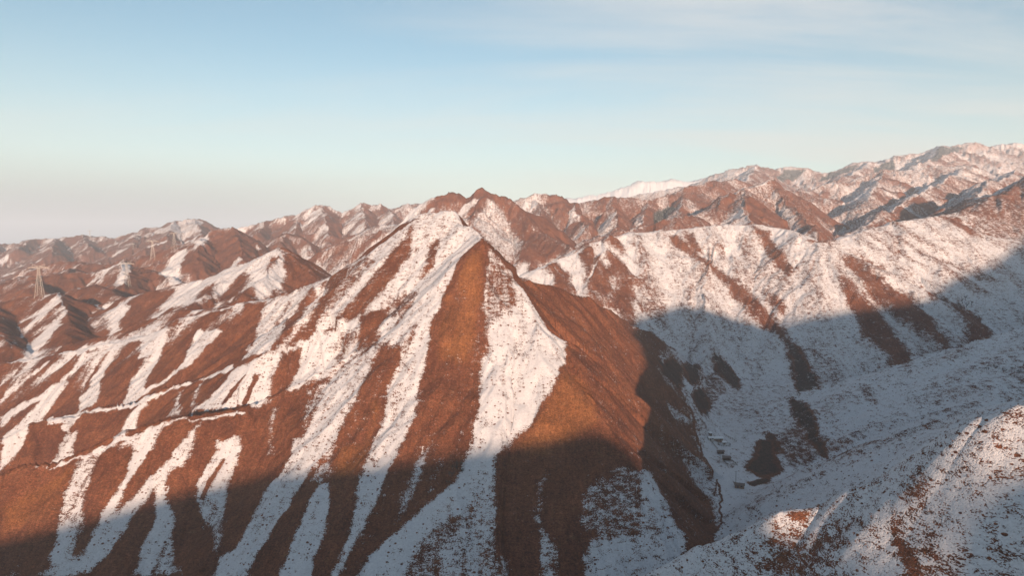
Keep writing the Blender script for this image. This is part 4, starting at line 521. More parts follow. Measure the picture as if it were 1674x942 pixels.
 ('tuft',4,[(37.0,340.3),(44.0,345.8),(50.9,349.2),(58.8,357.4),(62.7,351.9),(66.4,345.7),(70.4,342.2),(74.2,337.9),(77.6,332.4),(80.8,326.6),(83.8,321.0),(67.9,246.7),(79.7,313.8),(72.1,309.5),(65.5,309.1),(58.3,305.9),(51.3,302.4),(44.4,298.9),(37.7,296.3),(31.1,293.0),(31.9,299.5),(32.6,305.5),(33.5,312.6),(34.3,319.2),(35.2,326.0),(36.1,333.2)]),
 ('thin',2.6599999999999997,[(13.3,317.3),(19.7,311.9),(20.1,306.2),(20.5,300.7),(20.8,294.6),(11.4,295.2),(11.9,300.9),(12.4,306.3),(12.8,311.6)]),
 ('thin',2.6599999999999997,[(-6.5,303.1),(-2.2,303.9),(-1.1,292.9),(-6.8,291.0),(-6.6,297.3)]),
 ('mix',2.6599999999999997,[(11.9,341.9),(18.2,348.2),(16.6,339.3),(15.0,330.0),(14.1,322.5),(13.3,316.3),(10.1,322.4),(11.0,331.6)]),
 ('thin',4,[(111.3,441.7),(127.3,449.2),(131.7,444.8),(133.8,433.5),(127.6,410.4),(121.6,388.4),(116.2,368.6),(116.7,383.4),(121.1,410.4),(113.5,415.0),(113.8,433.3)]),
 ('thin',2.6599999999999997,[(122.5,533.0),(131.1,530.1),(140.1,528.6),(141.2,525.7),(120.8,517.3)]),
 ('bare',6.6499999999999995,[(233.0,1027.6),(246.3,1028.9),(259.2,999.0),(271.2,970.2),(284.1,942.3),(299.2,914.7),(308.9,893.8),(314.9,865.1),(320.1,840.6),(321.2,808.1),(325.5,775.1),(333.5,760.6),(341.4,747.3),(348.8,733.7),(350.7,729.0),(333.3,736.2),(314.4,740.7),(314.7,768.9),(313.5,795.3),(302.5,829.5),(295.5,863.1),(286.6,905.6),(273.4,940.7),(262.0,961.7),(250.7,986.5),(236.1,1000.7)]),
 ('bare',6.6499999999999995,[(257.2,1028.3),(272.0,1028.2),(274.2,981.0),(262.5,990.9)]),
 ('bare',6.6499999999999995,[(362.0,1031.9),(380.7,1011.7),(372.3,942.5),(373.3,902.5),(363.8,894.7),(358.2,932.0),(361.2,997.6)]),
 ('bare',6.6499999999999995,[(324.8,884.3),(333.3,864.5),(340.1,841.7),(334.3,834.3),(325.8,852.1)]),
 ('bare',9.5,[(152.9,922.5),(161.5,907.9),(155.2,879.0),(147.3,840.0),(120.9,850.4),(136.9,888.9)]),
 ('bare',9.5,[(128.9,929.0),(140.0,929.3),(129.0,899.4),(117.5,863.9),(99.9,892.9),(115.4,888.5)]),
 ('bare',9.5,[(64.2,921.0),(74.7,913.0),(69.6,883.2),(63.5,890.7)]),
 ('bare',6.6499999999999995,[(437.1,914.2),(453.0,913.1),(460.4,875.7),(470.6,859.0),(481.9,845.1),(492.0,820.1),(491.0,788.9),(469.6,758.3),(477.4,744.0),(385.3,580.1),(471.6,739.0),(465.3,757.6),(458.7,777.5),(453.4,793.6),(450.7,815.6),(438.7,838.6),(442.4,883.9)]),
 ('bare',6.6499999999999995,[(414.3,861.6),(420.5,851.8),(424.3,831.1),(428.3,812.1),(430.2,790.3),(433.5,772.4),(433.6,754.8),(435.6,741.0),(339.6,580.7),(410.9,735.3),(403.7,750.0),(399.6,771.8),(406.2,802.7),(409.3,834.2)]),
 ('bare',6.6499999999999995,[(522.7,867.6),(527.9,855.3),(534.6,841.0),(542.8,829.7),(549.4,816.6),(559.4,809.2),(548.9,776.9),(414.9,592.9),(518.5,774.0),(535.3,832.0),(506.5,825.1)]),
 ('mix',6.6499999999999995,[(538.8,994.3),(547.6,977.6),(555.3,959.9),(563.3,943.7),(574.2,933.2),(581.1,916.9),(581.3,891.0),(588.4,877.0),(598.1,867.5),(604.1,857.7),(582.7,853.7),(577.8,870.2),(571.4,885.5),(564.9,901.3),(559.8,920.5),(551.7,944.2),(538.9,961.6)]),
 ('mix',6.6499999999999995,[(507.3,981.5),(527.0,958.8),(534.9,941.5),(541.5,923.1),(553.6,909.5),(557.6,883.9),(558.6,869.8),(552.3,896.3),(540.1,909.1),(529.5,925.5),(522.5,943.8),(515.7,963.5)]),
 ('mix',6.6499999999999995,[(471.1,943.4),(483.2,920.0),(492.9,906.7),(499.5,888.6),(517.4,869.4),(506.5,872.5),(482.6,872.7),(465.8,886.5)]),
 ('bare',6.6499999999999995,[(653.9,1041.9),(680.2,1047.6),(675.4,994.7),(685.4,982.9),(661.1,994.8),(655.3,1014.3)]),
 ('mix',6.6499999999999995,[(712.7,1062.7),(735.9,1057.2),(751.6,1041.7),(717.0,997.3),(701.9,1004.3),(675.4,994.7)]),
 ('mix',6.6499999999999995,[(578.0,928.3),(595.4,923.7),(606.0,909.2),(620.2,900.7),(639.5,886.1),(618.6,881.6),(604.9,887.3),(598.2,903.6),(587.6,914.8)]),
 ('mix',6.6499999999999995,[(334.0,1013.3),(344.1,989.3),(333.9,948.8),(327.4,970.7)]),
 ('mix',6.6499999999999995,[(172.2,908.1),(189.1,894.0),(198.2,875.8),(180.5,822.1),(178.8,851.0),(177.7,885.0)]),
 ('bare',6.6499999999999995,[(854.8,1159.7),(791.4,1077.1),(782.1,1108.2)]),
 ('bare',6.6499999999999995,[(634.0,1692.4),(691.0,1681.7),(694.6,1632.0),(678.7,1528.1),(581.0,1280.3),(560.7,1292.1),(613.2,1489.9),(633.0,1625.5)]),
 ('bare',6.6499999999999995,[(448.6,953.8),(429.6,942.2),(412.4,957.7)]),
 ('bare',6.6499999999999995,[(472.5,1896.1),(520.3,1922.3),(520.0,1894.8),(459.4,1816.1),(462.3,1881.7)]),
 ('bare',6.6499999999999995,[(417.4,1877.0),(454.7,1878.0),(433.3,1788.3),(422.9,1826.4)]),
 ('bare',6.6499999999999995,[(296.8,1797.9),(320.3,1802.5),(249.4,1373.4),(255.6,1562.9)]),
 ('mix',6.6499999999999995,[(442.4,1529.8),(417.0,1325.0),(432.9,1441.4)]),
 ('forest',6,[(1182.4,3285.1),(1386.6,3504.0),(1485.0,3469.9),(1429.6,3424.4),(1330.3,3358.2)]),
 ('forest',6,[(1725.5,2844.1),(2082.5,3357.3),(2171.1,3383.2),(2221.4,3349.9),(2170.2,3343.5),(1908.8,3057.3),(1760.5,2851.0)]),
 ('forest',6,[(1621.4,3468.4),(1673.0,3435.2),(1729.4,3414.0),(1650.5,3375.3),(1547.1,3358.8),(1472.1,3324.9),(1581.5,3462.1)]),
 ('forest',6,[(1742.6,3321.7),(1816.3,3349.4),(1840.4,3306.1),(1295.0,2386.3)]),
 ('forest',6,[(390.1,1826.1),(418.3,1835.1),(431.1,1765.5),(406.5,1781.8),(301.7,1387.5),(353.0,1723.4)]),
 ('mix',6.6499999999999995,[(919.3,2007.3),(958.9,2003.5),(938.4,1879.6),(943.7,1815.1),(1032.8,1910.7),(759.3,1375.0),(719.2,1359.5),(701.1,1386.2),(837.4,1717.7),(905.4,1929.4)]),
 ('dark_bare',3.8,[(310.1,768.8),(320.1,760.7),(323.8,738.0),(325.6,713.1),(256.8,588.9),(291.5,690.7),(305.9,737.8)]),
 ('mix',3.8,[(328.7,756.2),(344.6,744.9),(352.6,728.7),(327.8,718.1),(329.2,738.9)]),
 ('dark_bare',3.8,[(224.0,756.9),(241.7,762.8),(246.8,737.5),(239.9,708.8),(227.5,716.6),(219.9,742.2)]),
 ('dark_bare',3.8,[(183.8,712.6),(204.8,743.9),(201.1,720.9),(177.4,668.5),(172.4,677.1)]),
 ('mix',3.8,[(124.2,574.2),(168.4,680.3),(167.9,658.9),(136.0,555.8),(122.7,548.8)]),
 ('mix',3.8,[(180.8,663.8),(220.5,735.3),(222.1,699.2),(192.6,648.3)]),
 ('dark_bare',3.8,[(176.2,655.0),(203.2,692.8),(190.4,648.4),(168.1,586.1),(158.5,588.9)]),
 ('dark_bare',3.8,[(242.5,583.8),(244.9,561.1),(238.1,532.0),(228.6,502.3),(219.3,466.6),(216.8,475.7),(223.7,511.2),(229.9,552.7)]),
 ('dark_bare',3.8,[(188.3,516.4),(199.3,512.5),(189.3,486.0),(179.3,451.6),(167.1,444.1),(160.0,459.9),(175.4,490.1)]),
 ('mix',3.8,[(197.8,508.5),(211.5,520.9),(224.9,531.5),(224.2,504.3),(219.2,469.9),(207.9,466.5),(195.9,461.0),(185.6,463.6)]),
 ('mix',3.8,[(292.0,570.0),(289.7,546.5),(284.0,524.9),(284.1,539.3)]),
 ('thin',3.8,[(247.7,533.0),(250.3,515.0),(241.5,500.1)]),
 ('bare',1.5,[(104.1,232.5),(103.3,228.7),(98.3,230.3),(94.9,233.8)]),
 ('mix',4,[(121.3,209.2),(124.6,207.4),(124.4,201.1),(123.0,197.5),(118.2,196.1),(118.2,190.9),(118.1,185.7),(120.0,179.5),(116.0,176.9),(113.5,178.9),(111.1,181.2),(112.5,185.9),(114.4,191.6),(114.2,199.9),(117.8,202.7)]),
 ('bare',1,[(114.4,201.5),(114.1,194.5),(113.1,187.0),(111.9,180.4),(109.1,183.2),(111.1,190.3),(112.6,196.8)]),
 ('mix',5,[(85.8,226.5),(90.1,226.0),(94.5,225.9),(98.8,225.6),(102.3,223.4),(105.8,221.7),(109.4,220.2),(106.2,210.3),(103.0,205.6),(100.4,202.1),(97.7,198.2),(94.8,202.4),(92.0,207.5),(89.8,214.4),(86.2,218.8),(85.9,222.4)]),
 ('mix',2,[(146.9,198.7),(149.9,196.5),(148.8,195.0),(144.1,199.1)]),
 ('thin',9.5,[(-59.9,1464.0),(-47.4,1483.7),(-25.2,1473.5),(1.2,1431.8),(-3.1,1402.0),(21.0,1330.8),(-2.7,1251.7),(-10.4,1268.4),(-35.8,1296.9),(-62.2,1323.5),(-84.3,1361.2),(-70.3,1409.3)]),
 ('bare',9.5,[(1.2,1462.2),(38.3,1382.3),(75.8,1315.3),(105.8,1250.4),(94.4,1248.2),(53.2,1243.1),(26.9,1233.7),(1.0,1246.8),(28.2,1297.3),(-3.1,1411.1),(-25.2,1473.5),(-47.9,1500.3)]),
 ('bare',9.5,[(-195.0,1460.6),(-163.7,1495.7),(-126.2,1473.1),(-160.1,1461.2)]),
 ('bare',9.5,[(-89.7,1450.8),(-64.8,1475.6),(-55.6,1465.8),(-70.3,1409.3),(-84.6,1366.1)]),
 ('dark',0.8,[(134.3,540.6),(139.1,540.1),(143.1,539.1),(143.3,528.9),(140.6,518.2),(141.2,511.6),(140.1,497.1),(129.4,448.4),(132.3,445.4),(135.4,444.7),(132.0,428.3),(128.7,413.4),(122.5,395.4),(117.9,375.8),(112.7,370.4),(103.5,356.1),(104.1,355.6),(112.7,368.0),(118.5,374.3),(123.5,395.1),(129.9,413.5),(133.4,428.9),(136.5,444.6),(133.5,445.7),(131.8,452.9),(142.0,499.1),(143.1,513.2),(142.5,519.9),(145.2,530.2),(145.3,542.4),(140.8,542.8),(136.1,544.0)]),
 ('dark',0.8,[(127.7,454.6),(130.7,444.7),(133.1,438.7),(125.7,416.6),(126.3,416.4),(133.8,438.9),(131.3,444.7),(128.7,456.2)]),
 ('dark',0.8,[(139.7,547.3),(174.0,654.3),(190.6,688.9),(204.6,721.2),(203.5,720.4),(189.8,688.9),(173.4,654.7),(138.9,546.5)]),
 ('thin',0.8,[(207.8,650.5),(209.4,635.5),(227.7,672.0),(242.0,705.4),(241.4,706.9),(227.5,674.7),(210.3,639.4),(209.8,654.7)]),
 ('thin',0.8,[(268.7,763.2),(253.4,714.9),(230.0,654.8),(231.4,653.7),(255.1,714.2),(270.8,763.3)]),
 ('thin',0.8,[(188.6,563.7),(207.4,573.5),(222.6,579.5),(222.9,581.9),(207.5,575.2),(189.2,566.7)]),
 ('thin',0.8,[(198.8,537.3),(193.5,501.4),(185.7,466.1),(186.8,466.8),(194.5,501.8),(199.9,538.2)]),
 ('thin',0.8,[(201.5,535.5),(197.3,499.2),(190.8,464.9),(191.8,465.6),(198.2,499.8),(202.7,536.4)]),
 ('thin',0.8,[(204.2,533.4),(201.1,497.3),(195.6,463.3),(196.6,464.0),(202.1,498.0),(205.3,534.5)]),
 ('thin',0.8,[(206.6,530.9),(204.6,495.0),(200.2,461.2),(201.2,461.8),(205.6,495.7),(207.8,532.1)]),
 ('thin',0.8,[(209.1,528.6),(207.9,492.1),(175.9,394.4),(176.5,394.5),(209.0,493.1),(210.3,530.0)]),
 ('mix',1,[(31.8,323.5),(40.9,322.9),(50.2,324.3),(50.5,322.8),(41.0,321.5),(31.7,322.2)]),
 ('tuft',10,[(184.7,722.5),(215.2,775.4),(227.3,759.4),(249.8,777.6),(272.1,793.2),(289.3,792.7),(302.4,781.9),(320.5,784.5),(326.0,766.3),(331.6,749.8),(338.4,737.0),(343.5,721.5),(287.9,583.9),(283.2,555.5),(267.5,537.4),(252.9,520.7),(240.1,507.1),(225.9,489.8),(211.1,490.4),(207.7,504.2),(204.3,518.9),(201.3,536.5),(198.5,556.2),(208.1,612.2),(209.5,648.6),(211.8,691.9),(208.2,719.9),(196.1,719.7)]),
 ('clean',6,[(147.5,527.0),(179.0,574.5),(177.5,545.5),(176.1,519.0),(174.6,494.1),(172.8,470.2),(167.6,434.1),(143.7,390.1),(133.1,379.9),(123.7,372.0),(130.8,402.3),(136.2,428.3),(137.9,447.2),(144.7,484.2),(149.3,515.8)]),
 ('dark_bare',3.8,[(198.0,528.4),(201.5,518.1),(196.7,487.6),(192.4,489.7)]),
 ('dark_bare',3.8,[(154.3,438.4),(167.1,444.1),(175.5,449.7),(163.6,434.6)]),
 ('dark_bare',3.8,[(180.5,645.5),(168.1,586.1),(156.9,553.5),(153.5,555.6)]),
 ('dark_bare',2.8499999999999996,[(141.1,651.0),(162.0,690.2),(174.4,689.0),(141.0,566.1),(134.8,573.2),(126.2,569.4)]),
 ('dark_bare',2.8499999999999996,[(176.0,695.6),(209.6,773.3),(200.2,719.9),(182.7,672.9),(175.8,675.7)]),
 ('dark_bare',2.8499999999999996,[(224.8,760.0),(235.6,767.6),(241.9,751.1),(247.5,734.4),(234.2,699.0),(228.9,722.9),(224.0,745.5)]),
 ('dark_bare',2.8499999999999996,[(174.9,654.5),(194.4,687.0),(188.3,638.9),(157.3,559.3),(150.8,559.1)]),
 ('mix',2.8499999999999996,[(206.3,724.0),(220.9,740.5),(218.6,699.8),(191.2,638.8),(189.9,665.2)]),
 ('dark_bare',2.8499999999999996,[(318.3,793.6),(324.1,772.7),(324.7,744.9),(325.9,720.4),(267.8,585.6),(263.2,618.3),(309.6,740.4),(314.4,767.5)]),
 ('thin',2.8499999999999996,[(327.8,773.0),(335.7,755.1),(345.3,742.3),(353.7,728.0),(273.7,587.1),(328.0,725.1),(327.0,746.4)]),
 ('dark_bare',2.8499999999999996,[(241.9,586.7),(246.7,573.0),(236.5,526.3),(224.7,489.0),(218.0,462.3),(215.5,473.4),(221.9,508.6),(225.5,543.1)]),
 ('dark_bare',2.8499999999999996,[(192.3,518.8),(198.2,509.8),(185.7,473.7),(183.3,456.6),(165.1,446.8),(161.4,462.7),(173.6,482.4)]),
 ('dark_bare',1,[(153.6,437.0),(169.2,446.7),(171.1,441.0),(155.5,431.1)]),
 ('dark',0.8,[(196.6,511.5),(192.0,490.3),(186.3,459.0),(183.3,459.4),(188.0,485.5)]),
 ('mix',2.8499999999999996,[(292.6,572.1),(297.5,561.7),(284.9,523.8),(282.9,538.2)]),
 ('thin',2.8499999999999996,[(249.3,533.7),(250.8,516.4),(237.1,492.1)]),
 ('clean',5,[(160.1,569.3),(183.2,605.7),(189.1,584.1),(195.1,565.4),(188.5,517.9),(173.2,491.9),(156.8,460.5),(143.6,437.0),(132.8,412.1),(122.5,387.9),(126.2,410.3),(129.5,433.1),(129.3,444.6),(127.1,449.9),(144.6,512.8),(149.0,529.0)]),
 ('bare',8,[(-170.0,1525.4),(-121.5,1535.9),(-93.2,1530.6),(-59.4,1525.6),(-35.9,1519.7),(6.3,1504.4),(-11.5,1455.6),(-51.9,1470.3),(-68.8,1474.4),(-102.4,1479.4),(-117.7,1484.1),(-158.6,1474.6)]),
 ('thin',3,[(-198.4,675.6),(-160.3,663.6),(-140.0,655.3),(-115.6,643.1),(-90.2,628.8),(-77.8,619.8),(-62.7,612.1),(-70.1,597.9),(-86.2,606.2),(-98.6,615.2),(-123.2,628.9),(-146.6,640.7),(-165.5,648.4),(-203.2,660.4)]),
 ('snow',3,[(-161.0,660.6),(-141.2,652.5),(-117.1,640.4),(-91.8,626.3),(-79.4,617.3),(-64.1,609.4),(-68.7,600.6),(-84.6,608.7),(-97.0,617.7),(-121.7,631.6),(-145.4,643.5),(-164.8,651.4)]),
]

# ------------------------------------------------------------------ the mountains
COL = scene.collection
def tag(o, label=None, cat=None, group=None, kind=None):
    if label: o['label'] = label
    if cat: o['category'] = cat
    if group: o['group'] = group
    if kind: o['kind'] = kind
    return o
class NT:
    """tiny node helper"""
    def __init__(s, name):
        s.m = bpy.data.materials.new(name); s.m.use_nodes = True; s.t = s.m.node_tree; s.t.nodes.clear()
    def n(s, t, ins=None, **k):
        q = s.t.nodes.new(t)
        for a, b in k.items(): setattr(q, a, b)
        for a, b in (ins or {}).items():
            if hasattr(b, 'is_output') or isinstance(b, bpy.types.NodeSocket): s.t.links.new(b, q.inputs[a])
            else: q.inputs[a].default_value = b
        return q
    def math(s, op, a, b=0.0, c=None):
        d = {0: a, 1: b}
        if c is not None: d[2] = c
        return s.n('ShaderNodeMath', d, operation=op).outputs[0]
    def rng(s, v, a, b, c=0.0, d=1.0, it='SMOOTHSTEP'):
        return s.n('ShaderNodeMapRange', {0: v, 1: a, 2: b, 3: c, 4: d}, interpolation_type=it).outputs[0]
    def noise(s, vec, scale, detail=3.0, rough=.5, dist=0.0):
        return s.n('ShaderNodeTexNoise', {'Vector': vec, 'Scale': scale, 'Detail': detail, 'Roughness': rough, 'Distortion': dist}).outputs[0]
    def mix(s, f, a, b, bt='MIX'):
        return s.n('ShaderNodeMix', {0: f, 6: a, 7: b}, data_type='RGBA', blend_type=bt).outputs[2]
def terrain_material():
    t = NT('snow_and_loess')
    P = t.n('ShaderNodeTexCoord').outputs['Object']
    def attr(nm): return t.n('ShaderNodeAttribute', attribute_name=nm).outputs['Fac']
    snow = attr('snow'); tuft = attr('tuft'); gold = attr('gold')
    st = t.n('ShaderNodeMapping', {0: P, 3: (1, 1, 3.6)}).outputs[0]       # level bands along the contour
    st2 = t.n('ShaderNodeMapping', {0: P, 3: (1, 1, 1.9)}).outputs[0]
    n_band = t.noise(st, .20, 5, .74, .3)
    n_fine = t.noise(st2, 1.6, 2, .6)
    n_big = t.noise(P, .035, 4, .6)
    n_edge = t.noise(P, .16, 4, .65)
    # ragged edge between snow and bare ground
    far_k = t.math('MULTIPLY_ADD', tuft, 1.0, .45)
    e = t.math('ADD', snow, t.math('MULTIPLY', t.math('SUBTRACT', n_edge, .5), far_k))
    e = t.math('ADD', e, t.math('MULTIPLY', t.math('SUBTRACT', n_band, .5), t.math('MULTIPLY_ADD', tuft, 2.2, 1.3)))
    e = t.math('ADD', e, t.math('MULTIPLY', t.math('SUBTRACT', n_fine, .5), t.math('MULTIPLY_ADD', tuft, 1.6, 1.3)))
    e = t.math('ADD', e, t.math('MULTIPLY', t.math('SUBTRACT', n_big, .5), .5))
    # wind and melt streaks running down the fall line
    n_str = t.noise(t.n('ShaderNodeMapping', {0: P, 3: (1, .13, .13)}).outputs[0], .30, 4, .65)
    e = t.math('ADD', e, t.math('MULTIPLY', t.math('SUBTRACT', n_str, .5), 1.1))
    # single tussocks standing out of the snow
    vo = t.n('ShaderNodeTexVoronoi', {'Vector': st2, 'Scale': .42, 'Randomness': 1.0}, feature='F1')
    pick = t.n('ShaderNodeSeparateColor', {0: vo.outputs['Color']}).outputs[0]
    rad = t.rng(pick, .55, 1.0, 0.0, .36, 'LINEAR')
    dot = t.rng(t.math('SUBTRACT', vo.outputs['Distance'], rad), .05, -.05)
    dot = t.math('MULTIPLY', dot, t.rng(t.math('ADD', n_edge, t.math('MULTIPLY', tuft, .25)), .42, .62))
    e = t.math('SUBTRACT', e, t.math('MULTIPLY', dot, 1.1))
    s = t.rng(e, -.12, .16)
    # bare ground: dry grass on loess
    g1 = t.noise(P, .05, 5, .6); g2 = t.noise(st2, .9, 3, .65)
    red = t.mix(t.rng(g1, .35, .65), (.165, .064, .034, 1), (.112, .042, .024, 1))
    gol = t.mix(t.rng(g1, .35, .65), (.25, .102, .040, 1), (.17, .068, .028, 1))
    base = t.mix(t.rng(t.math('ADD', gold, t.math('MULTIPLY', t.math('SUBTRACT', g1, .5), .9)), .25, .8), red, gol)
    base = t.mix(t.rng(t.noise(st2, .33, 5, .75), .54, .72, 0, .5), base, (.23, .135, .075, 1))      # pale stony scuffs
    base = t.mix(t.rng(t.noise(P, .021, 3, .6), .5, .7, 0, .45), base, (.085, .034, .024, 1))
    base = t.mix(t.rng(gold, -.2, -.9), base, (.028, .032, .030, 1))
    g3 = t.noise(P, 2.6, 2, .6)
    g4 = t.noise(st2, .35, 4, .7)
    g5 = t.noise(t.n('ShaderNodeMapping', {0: P, 3: (1, .16, .16)}).outputs[0], .75, 4, .7)
    dark = t.math('MULTIPLY', t.math('MULTIPLY', t.rng(g2, .3, .7, .5, 1.35, 'LINEAR'), t.rng(g3, .3, .7, .55, 1.4, 'LINEAR')), t.rng(g4, .3, .7, .68, 1.25, 'LINEAR'))
    dark = t.math('MULTIPLY', dark, t.rng(g5, .3, .7, .76, 1.22, 'LINEAR'))
    base = t.n('ShaderNodeVectorMath', {0: base, 3: dark}, operation='SCALE').outputs[0]
    white = t.mix(t.rng(g2, .3, .7), (.47, .48, .52, 1), (.57, .585, .62, 1))
    colr = t.mix(s, base, white)
    rough = t.rng(s, 0, 1, .95, .6, 'LINEAR')
    bh = t.math('ADD', t.math('MULTIPLY', n_band, .5), t.math('MULTIPLY', n_fine, .45))
    bh = t.math('ADD', bh, t.math('MULTIPLY', s, .12))
    bump = t.n('ShaderNodeBump', {'Strength': .8, 'Distance': .9, 'Height': bh}).outputs[0]
    b = t.n('ShaderNodeBsdfPrincipled', {'Base Color': colr, 'Roughness': rough, 'Normal': bump, 'Specular IOR Level': .08})
    t.n('ShaderNodeOutputMaterial', {0: b.outputs[0]})
    return t.m
TM = terrain_material()
def grid_object(name, T, jr0, jr1, snow, tuft, gold):
    """the part of the polar height grid between two radii, as one closed-round sheet"""
    nA = len(T.a); nR = jr1-jr0+1
    X = T.x[:, jr0:jr1+1].ravel(); Y = T.y[:, jr0:jr1+1].ravel(); Z = T.h[:, jr0:jr1+1].ravel()
    co = np.stack([X, Y, Z], 1).astype(np.float32)
    i = np.arange(nA)[:, None]; j = np.arange(nR-1)[None, :]; i2 = (i+1) % nA
    q = np.stack([i*nR+j, i*nR+j+1, i2*nR+j+1, i2*nR+j], -1).reshape(-1, 4)
    me = bpy.data.meshes.new(name)
    me.vertices.add(len(co)); me.vertices.foreach_set('co', co.ravel())
    me.loops.add(q.size); me.loops.foreach_set('vertex_index', q.ravel().astype(np.int32))
    me.polygons.add(len(q)); me.polygons.foreach_set('loop_start', np.arange(0, q.size, 4, dtype=np.int32))
    me.polygons.foreach_set('use_smooth', np.ones(len(q), bool))
    me.update(calc_edges=True)
    for nm, f in (('snow', snow), ('tuft', tuft), ('gold', gold)):
        at_ = me.attributes.new(nm, 'FLOAT', 'POINT'); at_.data.foreach_set('value', f[:, jr0:jr1+1].ravel().astype(np.float32))
    me.materials.append(TM)
    o = bpy.data.objects.new(name, me); COL.objects.link(o); tag(o, kind='structure')
    return o
T = build_terrain(RIDGES, FLOOR)
SNOW, TUFT, GOLD = ground_cover(T)
jm = int(np.searchsorted(T.r, 1150.0))
grid_object('terrain', T, 0, jm, SNOW, TUFT, GOLD)
grid_object('mountains', T, jm, len(T.r)-1, SNOW, TUFT, GOLD)
def haze_box():
    bm = bmesh.new(); bmesh.ops.create_cube(bm, size=1.0)
    lo = float(T.h.min())-1.0; hi = 760.0
    for v in bm.verts: v.co = Vector((v.co.x*31000, v.co.y*31000, (lo if v.co.z < 0 else hi)))
    me = bpy.data.meshes.new('haze'); bm.to_mesh(me); bm.free()
    t = NT('haze_air')
    v = t.n('ShaderNodeVolumePrincipled', {'Color': (.66, .79, .93, 1), 'Density': 1.15e-4, 'Anisotropy': .0})
    t.n('ShaderNodeOutputMaterial', {1: v.outputs[0]})
    me.materials.append(t.m); o = bpy.data.objects.new('haze', me); COL.objects.link(o); tag(o, kind='stuff')
haze_box()

# ------------------------------------------------------------------ things standing on the mountains
def gz(x, y): return float(sample(T, T.h, np.array([float(x)]), np.array([float(y)]))[0])
def plain(name, col, rough=.85, var=.25, scale=6.0, metal=0.0):
    t = NT(name); P = t.n('ShaderNodeTexCoord').outputs['Object']
    n = t.noise(P, scale, 4, .6)
    c = t.mix(t.rng(n, .3, .7), tuple(v*(1-var) for v in col)+(1,), tuple(min(1, v*(1+var)) for v in col)+(1,))
    b = t.n('ShaderNodeBsdfPrincipled', {'Base Color': c, 'Roughness': rough, 'Metallic': metal})
    t.n('ShaderNodeOutputMaterial', {0: b.outputs[0]}); return t.m
MS = plain('galvanised_steel', (.36, .34, .32), .6, .12, 1.5, .1); MI = plain('glazed_insulator', (.22, .16, .12), .4)
MB = plain('mud_brick', (.20, .125, .085)); MSN = plain('roof_snow', (.66, .67, .70), .6, .06, 1.0); MW = plain('old_timber', (.085, .06, .045))
MG = plain('dark_glass', (.03, .035, .04), .2, .1); MD = plain('door_paint', (.10, .07, .06)); MT = plain('twig_bark', (.060, .046, .040)); MGR = plain('dry_grass', (.15, .075, .045), .95, .4, .8)
MRF = plain('weathered_roofing', (.13, .095, .085), .85, .4, 2.0)
MWS = plain('plaster', (.42, .40, .38))
class MBld:
    """collects solids and links them as one mesh"""
    def __init__(s): s.v = []; s.f = []
    def add(s, vs, fs):
        k = len(s.v); s.v += [tuple(v) for v in vs]; s.f += [tuple(k+i for i in f) for f in fs]
    def bar(s, a, b, w, w2=None, n=4):
        a = Vector(a); b = Vector(b); d = (b-a)
        if d.length < 1e-6: return
        d.normalize(); u = d.cross(Vector((0, 0, 1)) if abs(d.z) < .9 else Vector((1, 0, 0))).normalized(); v = d.cross(u)
        w2 = w if w2 is None else w2; vs = []
        for p, r in ((a, w), (b, w2)):
            for i in range(n):
                q = 2*math.pi*(i+.5)/n; vs.append(p+u*math.cos(q)*r+v*math.sin(q)*r)
        fs = [(i, (i+1) % n, n+(i+1) % n, n+i) for i in range(n)]+[tuple(range(n))[::-1], tuple(range(n, 2*n))]
        s.add(vs, fs)
    def box(s, c, d, rz=0.0):
        cx, cy_, cz = c; dx, dy, dz = d[0]/2, d[1]/2, d[2]/2; vs = []
        for X, Y, Z in ((-1,-1,-1),(1,-1,-1),(1,1,-1),(-1,1,-1),(-1,-1,1),(1,-1,1),(1,1,1),(-1,1,1)):
            a, b = X*dx, Y*dy; vs.append((cx+a*math.cos(rz)-b*math.sin(rz), cy_+a*math.sin(rz)+b*math.cos(rz), cz+Z*dz))
        s.add(vs, [(0,3,2,1),(4,5,6,7),(0,1,5,4),(1,2,6,5),(2,3,7,6),(3,0,4,7)])
    def build(s, name, mat, parent=None, smooth=False):
        me = bpy.data.meshes.new(name); me.from_pydata(s.v, [], s.f); me.update(); me.materials.append(mat)
        if smooth: me.polygons.foreach_set('use_smooth', [True]*len(me.polygons))
        o = bpy.data.objects.new(name, me); COL.objects.link(o)
        if parent: o.parent = parent
        return o
def empty(name, loc, rz=0.0):
    o = bpy.data.objects.new(name, None); COL.objects.link(o); o.location = loc; o.rotation_euler = (0, 0, rz); return o
def copy_tree(o, parent=None):
    c = o.copy(); COL.objects.link(c); c.parent = parent
    for ch in [q for q in bpy.data.objects if q.parent == o]: copy_tree(ch, c)
    return c
